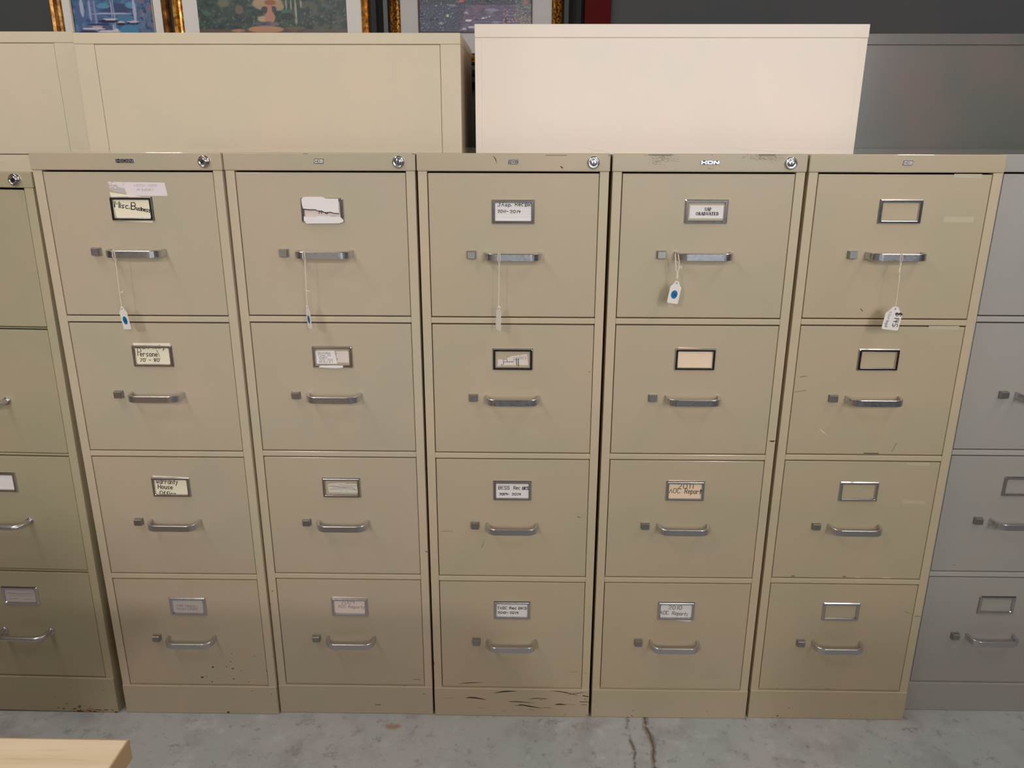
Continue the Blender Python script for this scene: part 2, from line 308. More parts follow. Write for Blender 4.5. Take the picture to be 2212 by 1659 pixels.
MARKS={0:[('r',17,[1103,44,1137,44]),('r',17,[1149,34,1183,34]),('r',24,[1536,80,1584,81]),('r',14,[1164,97,1194,97]),('r',13,[1157,42,1185,42]),('r',24,[1570,77,1620,78]),('r',15,[1153,55,1184,56]),('r',25,[765,85,817,86]),('r',21,[1174,33,1216,34]),('r',13,[941,81,967,81]),('r',27,[954,14,1009,15]),('r',15,[1337,81,1368,81]),('r',26,[1398,65,1451,66]),('r',17,[1293,82,1328,82]),('r',12,[849,50,875,50]),('r',10,[934,127,954,127]),('r',15,[1478,46,1507,47]),('r',16,[773,23,805,23]),('r',17,[1275,16,1310,16]),('r',14,[1222,107,1251,107]),('r',15,[809,96,840,96]),('r',11,[520,55,543,55]),('r',24,[1273,34,1321,34]),('r',15,[934,42,966,43]),('r',10,[1243,82,1264,83]),('r',27,[899,146,955,147]),('r',10,[1052,183,1072,184]),('r',24,[926,181,975,182]),('r',21,[515,89,558,90]),('r',13,[1197,65,1223,66]),('r',16,[942,22,976,22]),('r',9,[1345,31,1365,31]),('r',24,[1248,26,1297,27]),('r',11,[944,52,967,53]),('r',13,[1390,25,1417,26]),('r',12,[1181,22,1207,22]),('r',10,[1026,45,1046,46]),('r',28,[858,11,915,12]),('r',24,[1341,74,1389,75]),('r',18,[386,109,424,109]),('r',10,[1119,82,1140,83]),('r',26,[889,33,943,34]),('r',10,[1268,85,1288,85]),('r',13,[1092,63,1119,63]),('r',12,[1180,150,1204,151]),('r',20,[1714,72,1754,73]),('r',22,[342,396,364,396]),('r',19,[503,331,522,331]),('r',19,[766,654,785,655]),('r',22,[1580,657,1602,657]),('r',28,[617,231,646,231]),('r',15,[-601,799,-585,799]),('r',56,[1790,20,1847,21]),('r',15,[-846,99,-830,99])],1:[('r',50,[369,1325,409,1333]),('r',34,[702,1341,730,1349]),('r',46,[846,1289,884,1297]),('r',31,[818,1488,843,1496]),('r',62,[71,1027,122,1035]),('r',25,[199,1058,220,1066]),('r',28,[1058,1227,1081,1234]),('r',37,[843,992,874,1000]),('r',25,[878,1714,899,1721]),('r',22,[1411,1643,1429,1650]),('r',22,[467,996,485,1004]),('r',28,[1196,905,1219,913]),('r',37,[310,901,341,909]),('r',15,[475,1327,489,1334]),('r',15,[201,1231,214,1238]),('r',25,[1670,1237,1691,1244]),('r',22,[2002,1652,2020,1660]),('r',25,[1274,666,1294,673]),('r',74,[607,37,669,46]),('b',25,[1733,591,1758,592]),('b',19,[1680,415,1698,415]),('b',19,[1851,406,1870,407])],2:[('b',28,[-1797,3403,-1770,3403]),('b',25,[-1858,3048,-1833,3049]),('b',25,[1658,607,1689,604]),('b',22,[469,267,595,266]),('b',15,[1437,989,1592,988]),('b',15,[-293,1265,-278,1262]),('b',22,[1182,811,1213,808]),('b',10,[-297,13187,-205,13186]),('k',20,[1846,13192,1887,13187]),('b',10,[487,12618,501,12618]),('k',20,[1824,4484,1859,4467])],3:[('k',14,[-1286,889,-1024,934,-698,948]),('g',7,[-385,941,-208,995]),('k',22,[-424,673,-165,723,136,730]),('b',31,[-1125,520,-909,530,-615,473]),('g',12,[-1636,507,-1385,511]),('k',15,[935,758,1262,726,1626,615]),('b',12,[1333,641,1555,690,1794,736]),('b',15,[422,505,594,539,853,540]),('b',14,[681,495,836,523]),('b',19,[-88,426,111,433,544,403]),('k',14,[51,311,250,332,354,333]),('k',22,[163,361,389,313,736,246]),('b',12,[770,268,961,265]),('b',28,[1037,356,1166,373,1340,355]),('g',10,[1339,372,1564,365]),('k',28,[1720,631,1850,605]),('b',22,[1648,450,1863,454]),('b',17,[1693,367,1823,370]),('b',14,[1749,534,1809,529]),('g',12,[-851,239,-721,235,-565,223]),('b',10,[424,213,537,201]),('b',9,[1369,1275,1565,1279]),('g',9,[1727,1251,1804,1252]),('g',14,[-252,166,-166,161]),('b',10,[1311,99,1269,14]),('b',14,[1806,66,1867,46]),('b',15,[-1859,1529,-1861,1456]),('b',12,[-402,13155,-350,13109,-323,13017]),('k',15,[909,12977,946,12946,974,12933]),('b',10,[628,13173,1037,13172]),('k',22,[1848,13177,1871,13177]),('b',14,[1455,5404,1534,5390]),('g',14,[-621,4809,-676,4645,-703,4569]),('g',14,[-1599,5013,-1347,5016]),('b',12,[1596,8800,1633,8787])],4:[('s',12,[-838,13129,-812,13129]),('s',10,[-1114,13179,-1091,13179]),('s',6,[-1030,13124,-1015,13124]),('s',12,[-774,13180,-748,13180]),('s',11,[-1073,13053,-1049,13053]),('s',9,[-1131,13179,-1112,13179]),('s',7,[-1090,13179,-1075,13179]),('s',5,[-671,13180,-659,13180]),('s',10,[-634,13152,-612,13152]),('s',6,[-687,13092,-674,13092]),('s',5,[-772,13142,-760,13142]),('s',9,[-872,13055,-852,13055]),('s',7,[-980,13179,-965,13179]),('s',5,[-661,13123,-650,13123]),('s',11,[-928,13145,-904,13145]),('s',9,[-918,13180,-899,13180]),('s',10,[-909,13151,-887,13151]),('s',11,[-1107,13019,-1084,13020]),('s',5,[-1131,13112,-1120,13112]),('s',9,[-793,13109,-774,13109]),('s',6,[-850,13180,-837,13180]),('s',9,[-1119,13050,-1099,13051]),('s',11,[-716,13118,-691,13118]),('s',8,[-822,13089,-805,13089]),('s',7,[-945,13173,-931,13173]),('s',6,[-1321,13111,-1308,13111]),('s',11,[-829,13073,-804,13073]),('s',11,[-1120,13129,-1095,13129]),('s',11,[-968,13146,-943,13146]),('s',11,[-934,13079,-909,13080]),('s',6,[-1182,13077,-1168,13077]),('s',6,[-911,13150,-898,13150]),('s',9,[-1096,13123,-1076,13123]),('s',5,[-795,13176,-784,13176]),('s',9,[-1033,13059,-1014,13059]),('s',5,[-1005,13179,-993,13179]),('s',8,[-957,13014,-940,13015]),('s',10,[-935,13179,-914,13180]),('s',7,[-1056,13179,-1040,13179]),('s',12,[-847,13158,-822,13158]),('s',11,[-1062,13017,-1038,13017]),('s',6,[-1083,13164,-1070,13164]),('s',10,[-960,13178,-938,13178]),('s',6,[-930,13107,-917,13107]),('s',12,[-946,13158,-921,13158]),('s',8,[-1091,13071,-1075,13071]),('s',8,[-1016,13142,-998,13142]),('s',10,[-895,13139,-874,13139]),('s',5,[-1019,13082,-1008,13082]),('s',11,[-644,13108,-620,13108]),('s',12,[-901,13180,-875,13180]),('s',9,[-870,13062,-851,13062]),('s',11,[-1264,13178,-1240,13179]),('s',10,[-907,13131,-886,13131]),('s',9,[-1078,13179,-1057,13179]),('s',12,[-922,13167,-896,13167]),('s',12,[-1126,13082,-1100,13082]),('s',7,[-1006,13171,-992,13172]),('s',12,[-1060,13054,-1033,13054]),('s',8,[-863,13159,-845,13159]),('s',8,[-928,13167,-911,13167]),('s',9,[-886,13122,-866,13122]),('s',8,[-1040,13179,-1023,13179]),('s',6,[-790,13149,-776,13149]),('s',12,[-638,13062,-611,13063]),('s',7,[-811,13163,-795,13163]),('s',7,[-880,13101,-866,13101]),('s',11,[-719,13178,-696,13178]),('s',7,[-909,13091,-893,13091]),('s',11,[-898,13136,-874,13136]),('s',12,[-1051,13179,-1025,13179]),('s',6,[-978,13056,-964,13056]),('s',7,[-942,13117,-926,13117]),('s',12,[-940,13111,-913,13111]),('s',10,[-1036,13009,-1014,13009]),('s',12,[-1002,13179,-976,13179]),('s',9,[-819,13180,-799,13180]),('s',9,[-1051,13179,-1031,13179]),('s',11,[-1053,13125,-1029,13125]),('s',6,[-1020,13123,-1006,13123]),('s',8,[-899,13156,-882,13156]),('s',7,[-1086,13179,-1069,13179]),('s',5,[-1074,13086,-1063,13086]),('s',12,[-957,13133,-931,13133]),('s',11,[-928,13098,-903,13098]),('s',9,[-931,13162,-911,13162]),('s',6,[-1183,13111,-1169,13111]),('s',10,[-769,13180,-746,13180]),('s',8,[-693,13180,-676,13180]),('s',9,[-828,13180,-808,13180]),('s',12,[-825,13076,-799,13076]),('s',12,[-1037,13047,-1012,13047]),('s',10,[-1004,13134,-983,13134]),('s',10,[-976,13012,-955,13012]),('s',10,[-1068,13011,-1047,13011]),('s',12,[-1107,13033,-1081,13033]),('s',10,[-756,13180,-735,13180]),('s',9,[-1034,13179,-1015,13179]),('s',6,[-842,13129,-830,13129]),('s',9,[-1012,13179,-992,13179]),('s',6,[-1055,13149,-1041,13149]),('s',12,[-759,13082,-733,13083]),('s',12,[-1000,13151,-973,13152]),('s',5,[-896,13180,-885,13180]),('s',10,[-871,13180,-850,13180]),('s',5,[-748,13115,-737,13115]),('s',8,[-1046,13120,-1029,13120]),('s',11,[-804,13180,-780,13180]),('s',9,[-1010,13071,-989,13071]),('s',12,[-838,13113,-811,13113]),('s',7,[-967,13179,-951,13179]),('s',10,[-1064,13179,-1042,13179]),('s',5,[-1045,13111,-1034,13111]),('s',7,[-735,13180,-720,13180]),('s',10,[-971,13179,-950,13179]),('s',10,[-910,13167,-889,13167]),('s',5,[-970,13057,-959,13057]),('s',12,[-982,13078,-956,13078]),('s',6,[-810,13054,-798,13054]),('s',6,[-887,13128,-875,13128]),('s',10,[-890,12996,-868,12997]),('s',6,[-848,13168,-835,13168]),('s',12,[-1054,13072,-1027,13072]),('s',11,[-922,13088,-897,13088]),('s',7,[-691,13026,-675,13026]),('s',12,[-1159,13158,-1134,13159]),('s',6,[-732,13075,-718,13075]),('s',11,[-981,13138,-958,13138]),('s',5,[-927,13090,-916,13090]),('s',12,[-1028,13079,-1001,13079]),('s',12,[-1079,13158,-1052,13158]),('s',12,[-929,13090,-903,13090]),('s',12,[-781,13151,-754,13151]),('s',10,[-696,13082,-674,13082]),('s',6,[-1101,13179,-1088,13179]),('s',8,[-947,13095,-928,13096]),('s',8,[-1134,13145,-1118,13145]),('s',11,[-988,13179,-964,13179]),('s',7,[-893,13117,-879,13117]),('s',6,[-952,13051,-938,13051]),('s',8,[-1061,13161,-1045,13161]),('s',6,[-1058,13179,-1044,13179]),('s',6,[-1185,12993,-1170,12993]),('s',11,[-887,13119,-863,13119]),('s',9,[-1013,13179,-994,13179]),('s',10,[-861,13113,-838,13113]),('s',8,[-1028,13105,-1011,13105]),('s',8,[-1095,13112,-1077,13112]),('s',11,[-952,13114,-928,13114]),('s',6,[-988,13179,-975,13179]),('s',12,[1027,13105,1052,13105]),('s',9,[659,13148,679,13148]),('s',9,[1178,13104,1198,13104]),('s',5,[877,13185,888,13185]),('s',6,[826,13130,839,13130]),('s',7,[1180,13156,1196,13156]),('s',10,[956,13147,977,13147]),('s',10,[1153,13125,1175,13125]),('s',12,[693,13184,719,13184]),('s',9,[1078,13120,1098,13120]),('s',11,[932,13176,957,13176]),('s',6,[1148,13113,1160,13113]),('s',12,[1232,13186,1259,13186]),('s',9,[1241,13105,1261,13105]),('s',11,[1358,13136,1383,13136]),('s',11,[1413,13109,1437,13109]),('s',7,[924,13185,940,13185]),('s',11,[1248,13145,1273,13145]),('s',7,[1133,13111,1149,13111]),('s',11,[931,13185,956,13185]),('s',5,[1051,13115,1062,13115]),('s',11,[773,13180,797,13180]),('s',6,[1238,13142,1250,13142]),('s',7,[777,13114,793,13114]),('s',11,[1299,13186,1323,13186]),('s',12,[1193,13061,1219,13062]),('s',5,[1108,13164,1119,13164]),('s',8,[1038,13108,1056,13108]),('s',10,[1272,13127,1294,13127]),('s',9,[950,13185,970,13185]),('s',8,[1059,13180,1077,13180]),('s',11,[1129,13147,1153,13147]),('s',7,[1022,13125,1037,13125]),('s',10,[1011,13176,1032,13176]),('s',6,[1444,13114,1458,13114]),('s',8,[1101,13185,1119,13186]),('s',11,[1034,13121,1057,13121]),('s',7,[889,13172,904,13172]),('s',8,[1011,13184,1030,13184]),('s',9,[964,13185,984,13185]),('s',12,[982,13177,1009,13177]),('s',12,[973,13185,999,13185]),('s',7,[949,13150,964,13150]),('s',7,[1032,13126,1048,13127]),('s',7,[1134,13110,1150,13111]),('s',7,[930,13111,946,13111]),('s',7,[1264,13186,1281,13186]),('s',6,[1132,13186,1144,13186]),('s',5,[1126,13164,1137,13164]),('s',10,[1087,13166,1109,13166]),('s',7,[977,13175,992,13175]),('s',7,[1237,13174,1251,13174]),('s',7,[847,13135,862,13135]),('s',6,[1325,13119,1338,13119]),('s',12,[1092,13162,1119,13162]),('s',9,[847,13131,867,13132]),('s',8,[1224,13171,1241,13171]),('s',8,[1080,13165,1097,13165]),('s',9,[1091,13185,1110,13186]),('s',10,[1232,13184,1255,13184]),('s',8,[1031,13151,1048,13151]),('s',7,[1093,13153,1108,13153]),('s',10,[1205,13126,1228,13126]),('s',7,[1097,13185,1113,13186]),('s',8,[920,13185,937,13185]),('s',12,[1139,13175,1165,13175]),('s',11,[1400,13186,1424,13186]),('s',10,[1036,13185,1059,13185]),('s',10,[1227,13186,1248,13186]),('s',7,[1195,13182,1212,13182]),('s',10,[1398,13143,1419,13143]),('s',6,[1027,13185,1041,13185]),('s',8,[763,13150,780,13150]),('s',11,[936,13140,960,13140]),('s',5,[1317,13097,1328,13097]),('s',8,[995,13185,1013,13185]),('s',6,[1075,13185,1088,13185]),('s',10,[1003,13134,1026,13135]),('s',12,[862,13185,888,13185]),('s',12,[1116,13186,1142,13186]),('s',7,[1314,13186,1330,13186]),('s',11,[814,13167,837,13167]),('s',10,[1287,13186,1309,13186]),('s',6,[1084,13097,1098,13097]),('s',5,[1024,13185,1035,13185]),('s',7,[1386,13186,1402,13186]),('s',11,[1361,13140,1385,13140]),('s',11,[1250,13091,1274,13091]),('s',5,[970,13181,982,13181]),('s',10,[1238,13144,1261,13144]),('s',11,[1004,13185,1028,13185]),('s',6,[1287,13139,1301,13139]),('s',11,[1182,13163,1206,13163]),('s',8,[1087,13156,1106,13156]),('s',9,[965,13112,986,13112]),('s',7,[988,13185,1005,13185]),('s',7,[1029,13182,1044,13182]),('s',7,[1346,13110,1363,13110]),('s',8,[1001,13185,1018,13185]),('s',9,[1117,13129,1135,13129]),('s',11,[1034,13152,1058,13152]),('s',11,[871,13185,896,13185]),('s',10,[1032,13185,1054,13185]),('s',12,[819,13124,845,13124]),('s',6,[1154,13147,1168,13147]),('s',9,[780,13136,800,13137]),('s',9,[1171,13186,1191,13186]),('s',7,[1094,13095,1109,13095]),('s',9,[1240,13162,1260,13162]),('s',12,[1171,13186,1196,13186]),('s',11,[1112,13186,1135,13186]),('s',10,[1448,13187,1470,13187]),('s',10,[931,13125,952,13125]),('s',11,[999,13184,1024,13184]),('s',7,[1024,13168,1039,13168]),('s',6,[1240,13138,1253,13138]),('s',11,[952,13170,977,13171]),('s',11,[1088,13185,1112,13186]),('s',12,[967,13182,993,13182]),('s',9,[1240,13162,1260,13162]),('s',11,[1179,13116,1204,13116]),('s',6,[952,13101,966,13101]),('s',6,[1484,13184,1497,13184]),('s',5,[1096,13185,1107,13185]),('s',8,[1151,13089,1169,13089]),('s',6,[1002,13168,1016,13168]),('s',11,[957,13120,981,13120]),('s',12,[946,13150,971,13150]),('s',11,[980,13185,1003,13185]),('s',6,[963,13160,975,13160]),('s',12,[932,13185,957,13185]),('s',9,[1242,13186,1261,13186]),('s',8,[1147,13168,1164,13168]),('s',9,[873,13181,894,13181]),('s',6,[1191,13116,1205,13116]),('s',7,[1011,13143,1027,13143]),('s',6,[971,13185,984,13185]),('s',7,[854,13149,869,13149]),('s',10,[1061,13113,1083,13113]),('s',5,[1316,13148,1328,13148]),('s',11,[1156,13184,1180,13184]),('s',7,[1264,13152,1279,13152]),('s',6,[1126,13186,1139,13186]),('s',8,[1326,13140,1344,13140]),('s',8,[984,13132,1000,13132]),('s',6,[943,13185,956,13185]),('s',11,[617,13137,641,13137]),('s',8,[1008,13185,1026,13185]),('s',6,[909,13098,922,13098]),('s',10,[1087,13185,1108,13185]),('s',5,[814,13170,826,13170]),('s',5,[943,13185,954,13185]),('s',10,[1025,13185,1048,13185]),('s',8,[1093,13164,1111,13164]),('s',12,[633,13162,659,13162]),('s',8,[1166,13159,1184,13159]),('s',9,[1171,13186,1191,13186]),('s',11,[1333,13186,1358,13186]),('s',10,[996,13185,1019,13185]),('s',6,[1006,13185,1019,13185]),('s',7,[1226,13158,1241,13158]),('s',9,[1039,13153,1060,13153]),('s',6,[975,13147,987,13147]),('s',11,[1013,13173,1038,13173]),('s',6,[1037,13062,1050,13063]),('s',9,[876,13110,895,13110]),('s',6,[779,13131,792,13131]),('s',7,[1193,13186,1209,13186]),('s',10,[1008,13132,1029,13132]),('s',10,[904,13142,926,13142]),('s',7,[61,12947,77,12947]),('s',12,[-24,12948,2,12948]),('s',11,[-28,12930,-5,12931]),('s',10,[-5,12931,16,12931]),('s',7,[-44,12930,-27,12930]),('s',9,[27,12931,48,12931]),('b',12,[-1204,13187,-740,13187]),('b',12,[930,13194,1245,13197]),('b',15,[24,13187,37,13187]),('b',24,[1729,7266,1799,7253,1863,7270]),('b',28,[-878,207,-850,207]),('b',19,[919,220,938,220]),('b',15,[-982,1023,-967,1024]),('b',19,[-1743,331,-1725,331]),('b',31,[-897,55,-866,56]),('b',22,[-1644,957,-1622,957])],5:[('t',74,[965,12812,1450,12810]),('t',108,[925,11976,1430,11974]),('b',17,[-509,10170,-459,10116]),('t',81,[1042,5829,1472,5817]),('t',81,[994,6739,1431,6734]),('t',74,[965,9795,1535,9793]),('l',17,[-1026,7541,-951,7462,-853,7398]),('g',17,[666,7219,590,7023]),('g',24,[-1568,8698,-1438,8712]),('g',17,[-1677,8357,-1417,8396]),('k',20,[-4,6975,312,6975]),('l',19,[227,3896,329,3898]),('l',19,[846,3895,1020,3897]),('k',19,[-67,3922,6,3923]),('k',19,[-1233,3923,-1160,3924]),('b',15,[-57,839,-2,840]),('b',22,[-1255,826,-1224,826]),('b',31,[-916,310,-898,311]),('b',50,[-1175,68,-1146,69]),('b',15,[1543,522,1552,522]),('b',22,[611,112,624,112]),('g',15,[1426,3040,1535,3001,1647,2947]),('g',15,[1726,2910,1875,2906])],6:[('g',15,[-1197,4031,-1126,4045])]}

# ------------------------------------------------------------------ vertical filing cabinets
HW, BW, DW, HT = .1888, .1872, .1690, 1.321
STD = dict(ht=1.321, cap=1.2868, dr=[(1.2850,.9956),(.9812,.6936),(.6792,.3876),(.3732,.0822)], base=.0795, depth=.672)
OLD = dict(ht=1.2835, cap=1.2525, dr=[(1.2500,.9690),(.9645,.6843),(.6775,.3937),(.3876,.1012)], base=.0985, depth=.700)

def vertical_cabinet(idx, cx, cy, rot, label, pm, dims=STD, rod=False, lock=True, logo=None, holders_dz=0.0, cz=0.0):
    d = dims
    root = thing('filing_cabinet', (cx, cy, cz), rot, label, 'filing cabinet', 'vertical filing cabinets in the front row')
    marks = MARKS[idx]
    def where(q):
        x = sum(q[0::2]) / (len(q)/2) * 1e-4; z = sum(q[1::2]) / (len(q)/2) * 1e-4
        if z > d['cap']: return 'cap'
        if z < d['base']: return 'base'
        if abs(x) > DW: return 'body'
        for k, (a, b) in enumerate(d['dr']):
            if a >= z >= b + .0015: return k
        return 'body'
    def paint_marks(mb, key, y, off, zlim=None):
        used = False
        for k, (mm, w, q) in enumerate(marks):
            if where(q) != key: continue
            pts = [(q[i]*1e-4, q[i+1]*1e-4) for i in range(0, len(q), 2)]
            pts = [(min(max(x, -BW+.0008), BW-.0008), z) for x, z in pts]
            if zlim: pts = [(x, min(max(z, zlim[0]), zlim[1])) for x, z in pts]
            if len(pts) == 3 and mm in 'kb':                # round a bent scuff
                (a, b), (c, e), (f, g) = pts
                pts = [((1-t)**2*a + 2*t*(1-t)*(2*c-.5*a-.5*f) + t*t*f, (1-t)**2*b + 2*t*(1-t)*(2*e-.5*b-.5*g) + t*t*g) for t in [i/6 for i in range(7)]]
            ln = sum(math.dist(pts[i], pts[i+1]) for i in range(len(pts)-1)); ww = max(w*1e-4, .0006); yy = y - .00012 - k*1e-6
            if ln < 1.6 * ww and mm != 't':
                rnd = random.Random(k*7 + idx); cxx = (pts[0][0]+pts[-1][0])/2; czz = (pts[0][1]+pts[-1][1])/2
                mb.poly([(cxx + (ww*.5+ln*.3)*rnd.uniform(.55, 1.1)*math.cos(a_*PI/5), yy, czz + ww*.5*rnd.uniform(.5, 1.05)*math.sin(a_*PI/5)) for a_ in range(10)], off + MKORD.index(mm))
            else:
                tp = len(pts) > 2 and w > 6
                mb.stroke(pts, ww * (1.45 if tp else .8 if mm in 'kb' else 1), yy, off + MKORD.index(mm), taper=tp)
            used = True
        return used
    slots = [pm] + ['scuff_black','scuff_brown','scratch_faint','rust_spot','smudge','tape_mark','bare_chip']
    # carcass: two flanged side panels, back, bottom and the rails between the drawers
    m = MB()
    for s in (-1, 1):
        m.box(min(s*BW, s*DW), max(s*BW, s*DW), 0, .018, .004, d['cap'], bev=.0012)
        m.box(min(s*BW, s*(BW-.0012)), max(s*BW, s*(BW-.0012)), .018, d['depth'], .004, d['cap'])
    m.box(-BW, BW, d['depth']-.0012, d['depth'], .004, d['cap'])
    m.box(-BW+.002, BW-.002, .02, d['depth']-.002, .01, .012)
    for (a, b), (c, e) in zip(d['dr'][:-1], d['dr'][1:]):
        if b - c > .010: m.box(-DW, DW, -.0006, .012, c + .0014, b - .0012, bev=.0012)
        else: m.box(-DW, DW, .0025, .012, c + .0016, b - .0010, bev=.0006)
    m.box(-DW, DW, .004, .012, d['base']-.01, d['dr'][-1][1]+.0002)
    paint_marks(m, 'body', -.0002, 1)
    m.build('body', [pm + '_frame'] + slots[1:], root)
    m = MB(); m.box(-BW-.0003, BW+.0003, -.0028, .030, 0, d['base'], bev=.0018, seg=3)
    paint_marks(m, 'base', -.0028, 1, (.002, d['base']-.002)); m.build('base_panel', slots, root)
    m = MB(); m.box(-HW, HW, -.0022, d['depth']+.001, d['cap'], d['ht'], bev=.0022, seg=3)
    paint_marks(m, 'cap', -.0022, 1, (d['cap']+.002, d['ht']-.0015)); m.build('top_cap', [pm + '_top'] + slots[1:], root)
    for k, (a, b) in enumerate(d['dr']):
        m = MB(); m.box(-DW+.0016, DW-.0010, .0006, .018, b+.0012, a-.0016, bev=.0014)
        # sheet-steel tray behind the front
        m.box(-DW+.012, DW-.012, .018, d['depth']-.03, b+.012, b+.0135)
        for s in (-1, 1): m.box(s*(DW-.013)-.0006, s*(DW-.013)+.0006, .018, d['depth']-.03, b+.012, a-.06)
        m.box(-DW+.012, DW-.012, d['depth']-.031, d['depth']-.03, b+.012, a-.06)
        paint_marks(m, k, .0006, 1, (b+.003, a-.003))
        dr = m.build('drawer', slots, root)
        hz = (a - .0735) if dims is STD else (a - .0640)
        share('label_holder', HOLD, dr, (0, .0006, hz + holders_dz))
        share('handle', ROD if rod else PULL, dr, (0, .0006, a - .1592 + holders_dz))
        share('thumb_latch', LATCH, dr, (-.0835, .0006, a - .1582 + holders_dz))
    if lock: share('lock', LOCK, root, (.1558, -.0022, (d['cap']+d['ht'])/2))
    if logo is not None:
        b_, mm = badge(logo); b_.build('badge', mm, root, (0, -.0022, (d['cap']+d['ht'])/2 + .001))
    return root

CAB = {  # centre of the front at the floor, turn about z
 0: (None, None, None), 1: (-.7840, .0020, .0030), 2: (-.4061, .0102, .00175), 3: (-.0261, .0081, .00126),
 4: (.3554, .0104, .0039), 5: (.7378, .0150, -.0020), 6: (1.1170, .0520, 0.0)}
lean = .0128
CAB[0] = (-.9915 - BW*math.cos(lean), 0.0, 0.0)
vertical_cabinet(0, CAB[0][0], 0.0, (0, lean, 0), 'shorter older filing cabinet with rod handles, cut off at the left picture edge', 'old_beige_enamel', OLD, rod=True, cz=BW*math.sin(lean))
vertical_cabinet(1, CAB[1][0], CAB[1][1], (0,0,CAB[1][2]), 'beige four-drawer cabinet whose top drawer card reads Misc. Business, rust specks on bottom drawer', 'beige_enamel_cool', logo=0, holders_dz=.0012)
vertical_cabinet(2, CAB[2][0], CAB[2][1], (0,0,CAB[2][2]), 'beige four-drawer cabinet with a torn white sticker over its top label holder', 'beige_enamel_cool', logo=1, holders_dz=-.0003)
vertical_cabinet(3, CAB[3][0], CAB[3][1], (0,0,CAB[3][2]), 'middle beige cabinet with black scuff marks all over its base panel', 'beige_enamel', logo=2, holders_dz=-.0022)
vertical_cabinet(4, CAB[4][0], CAB[4][1], (0,0,CAB[4][2]), 'beige cabinet with smudged top rail and a printed GRADUATED card', 'beige_enamel', logo=0, holders_dz=-.0002)
vertical_cabinet(5, CAB[5][0], CAB[5][1], (0,0,CAB[5][2]), 'beige cabinet without a lock, all four label holders empty, tape marks on drawers', 'beige_enamel_yellow', lock=False, logo=1, holders_dz=.0008)
vertical_cabinet(6, CAB[6][0], CAB[6][1], (0,0,0), 'grey four-drawer filing cabinet at the far right, set slightly back', 'grey_enamel', holders_dz=-.0002)

# ------------------------------------------------------------------ cards in the label holders
def slot_frame(ci, di, dz=None):
    dims = OLD if ci == 0 else STD
    a = dims['dr'][di][0]; off = {0:0,1:.0012,2:-.0003,3:-.0022,4:-.0002,5:.0008,6:-.0002}[ci]
    hz = (a - .0735 if dims is STD else a - .0640) + off
    cx, cy, rz = CAB[ci]
    if ci == 0:
        M = Matrix.Translation((cx, 0, BW*math.sin(lean))) @ Matrix.Rotation(lean, 4, 'Y')
        p = M @ Vector((0, .0006, hz)); return p, (0, lean, 0)
    M = Matrix.Translation((cx, cy, 0)) @ Matrix.Rotation(rz, 4, 'Z')
    return M @ Vector((0, .0006, hz)), (0, 0, rz)

def card(ci, di, paper, outline, label, texts=(), strokes=(), ink='ink_black', lines=(), name='label_card', y=-.0007, group='name cards in the drawer label holders', extra=()):
    m = MB(); mats = [paper, ink, 'card_line'] + [e[0] for e in extra]
    m.prism(outline, y, y + .0003, 0)
    for k, (mt, pts, yy) in enumerate(extra): m.prism(pts, yy, yy + .0002, 3 + k)
    for v in lines: m.stroke([(-.0350, v), (.0350, v)], .0004, y - .0001, 2)
    for t in texts:
        s, u, v, h, L = t[:5]; o = dict(t[5]) if len(t) > 5 else {}
        o.setdefault('y', y - .00025); o['sw'] = o.get('sw', .0009) * 1.35
        write(m, s, u, v, h, L, **o)
    for pts, w, mi, yy in strokes: m.stroke(pts, w, yy, mi)
    loc, rot = slot_frame(ci, di)
    o = m.build(name, mats, None, loc, rot)
    return tag(o, label, 'label card' if name == 'label_card' else 'paper label', group)

def rect(a, b, c, d): return [(a, b), (c, b), (c, d), (a, d)]
FULL = rect(-.0375, -.0195, .0375, .0190)
card(1, 0, 'cream_card', [(-.0330,-.0235),(.0375,-.0272),(.0395,.0215),(-.0405,.0320)], 'cream card handwritten Misc. Business, sticking out above its holder',
     [('M',-.0345,.0035,.0118,.0085,dict(sw=.0014,ang=-6)),('isc.',-.0235,.0022,.0085,.0180,dict(sw=.0012,ang=-6)),('B',-.0020,-.0010,.0135,.0085,dict(sw=.0015,ang=-4)),('usiness',.0080,-.0022,.0072,.0275,dict(sw=.0012,ang=-9))])
card(1, 1, 'cream_card', rect(-.0385,-.0190,.0395,.0282), 'cream card handwritten Personel 70 to 80',
     [('P',-.0317,.0003,.0165,.0078,dict(sw=.0010)),('ersone',-.0268,-.0003,.0095,.0365,dict(sw=.0011,ang=-1)),('70\' - 80\'',-.0287,-.0123,.0070,.0425,dict(sw=.0010)),('arr nnt',-.0200,.0158,.0090,.0380,dict(sw=.0010)),('y',.0232,.0152,.0090,.0050,dict(sw=.0011))],
     [([(.0095,.0130),(.0125,.0060),(.0142,-.0015)],.0010,1,-.0010)])
card(1, 2, 'cream_card', [(-.0370,-.0190),(.0370,-.0190),(.0370,.0240),(-.0385,.0275)], 'cream card handwritten Warranty House Office, cut off by its holder',
     [('Warranty',-.0325,.0085,.0110,.0475,dict(sw=.0011,ang=-2)),('House',-.0300,-.0038,.0095,.0320,dict(sw=.0012,ang=-3)),('Office',-.0280,-.0205,.0105,.0350,dict(sw=.0011,ang=-3))])
card(1, 3, 'grey_card', FULL, 'grey card with two faint handwritten lines, bottom drawer with rust specks',
     [('VER TIRES 1',-.0285,-.0002,.0050,.0510,dict(sw=.0008,ang=-3)),('TRAIN 3 E820',-.0285,-.0093,.0045,.0490,dict(sw=.0007))], ink='ink_grey')
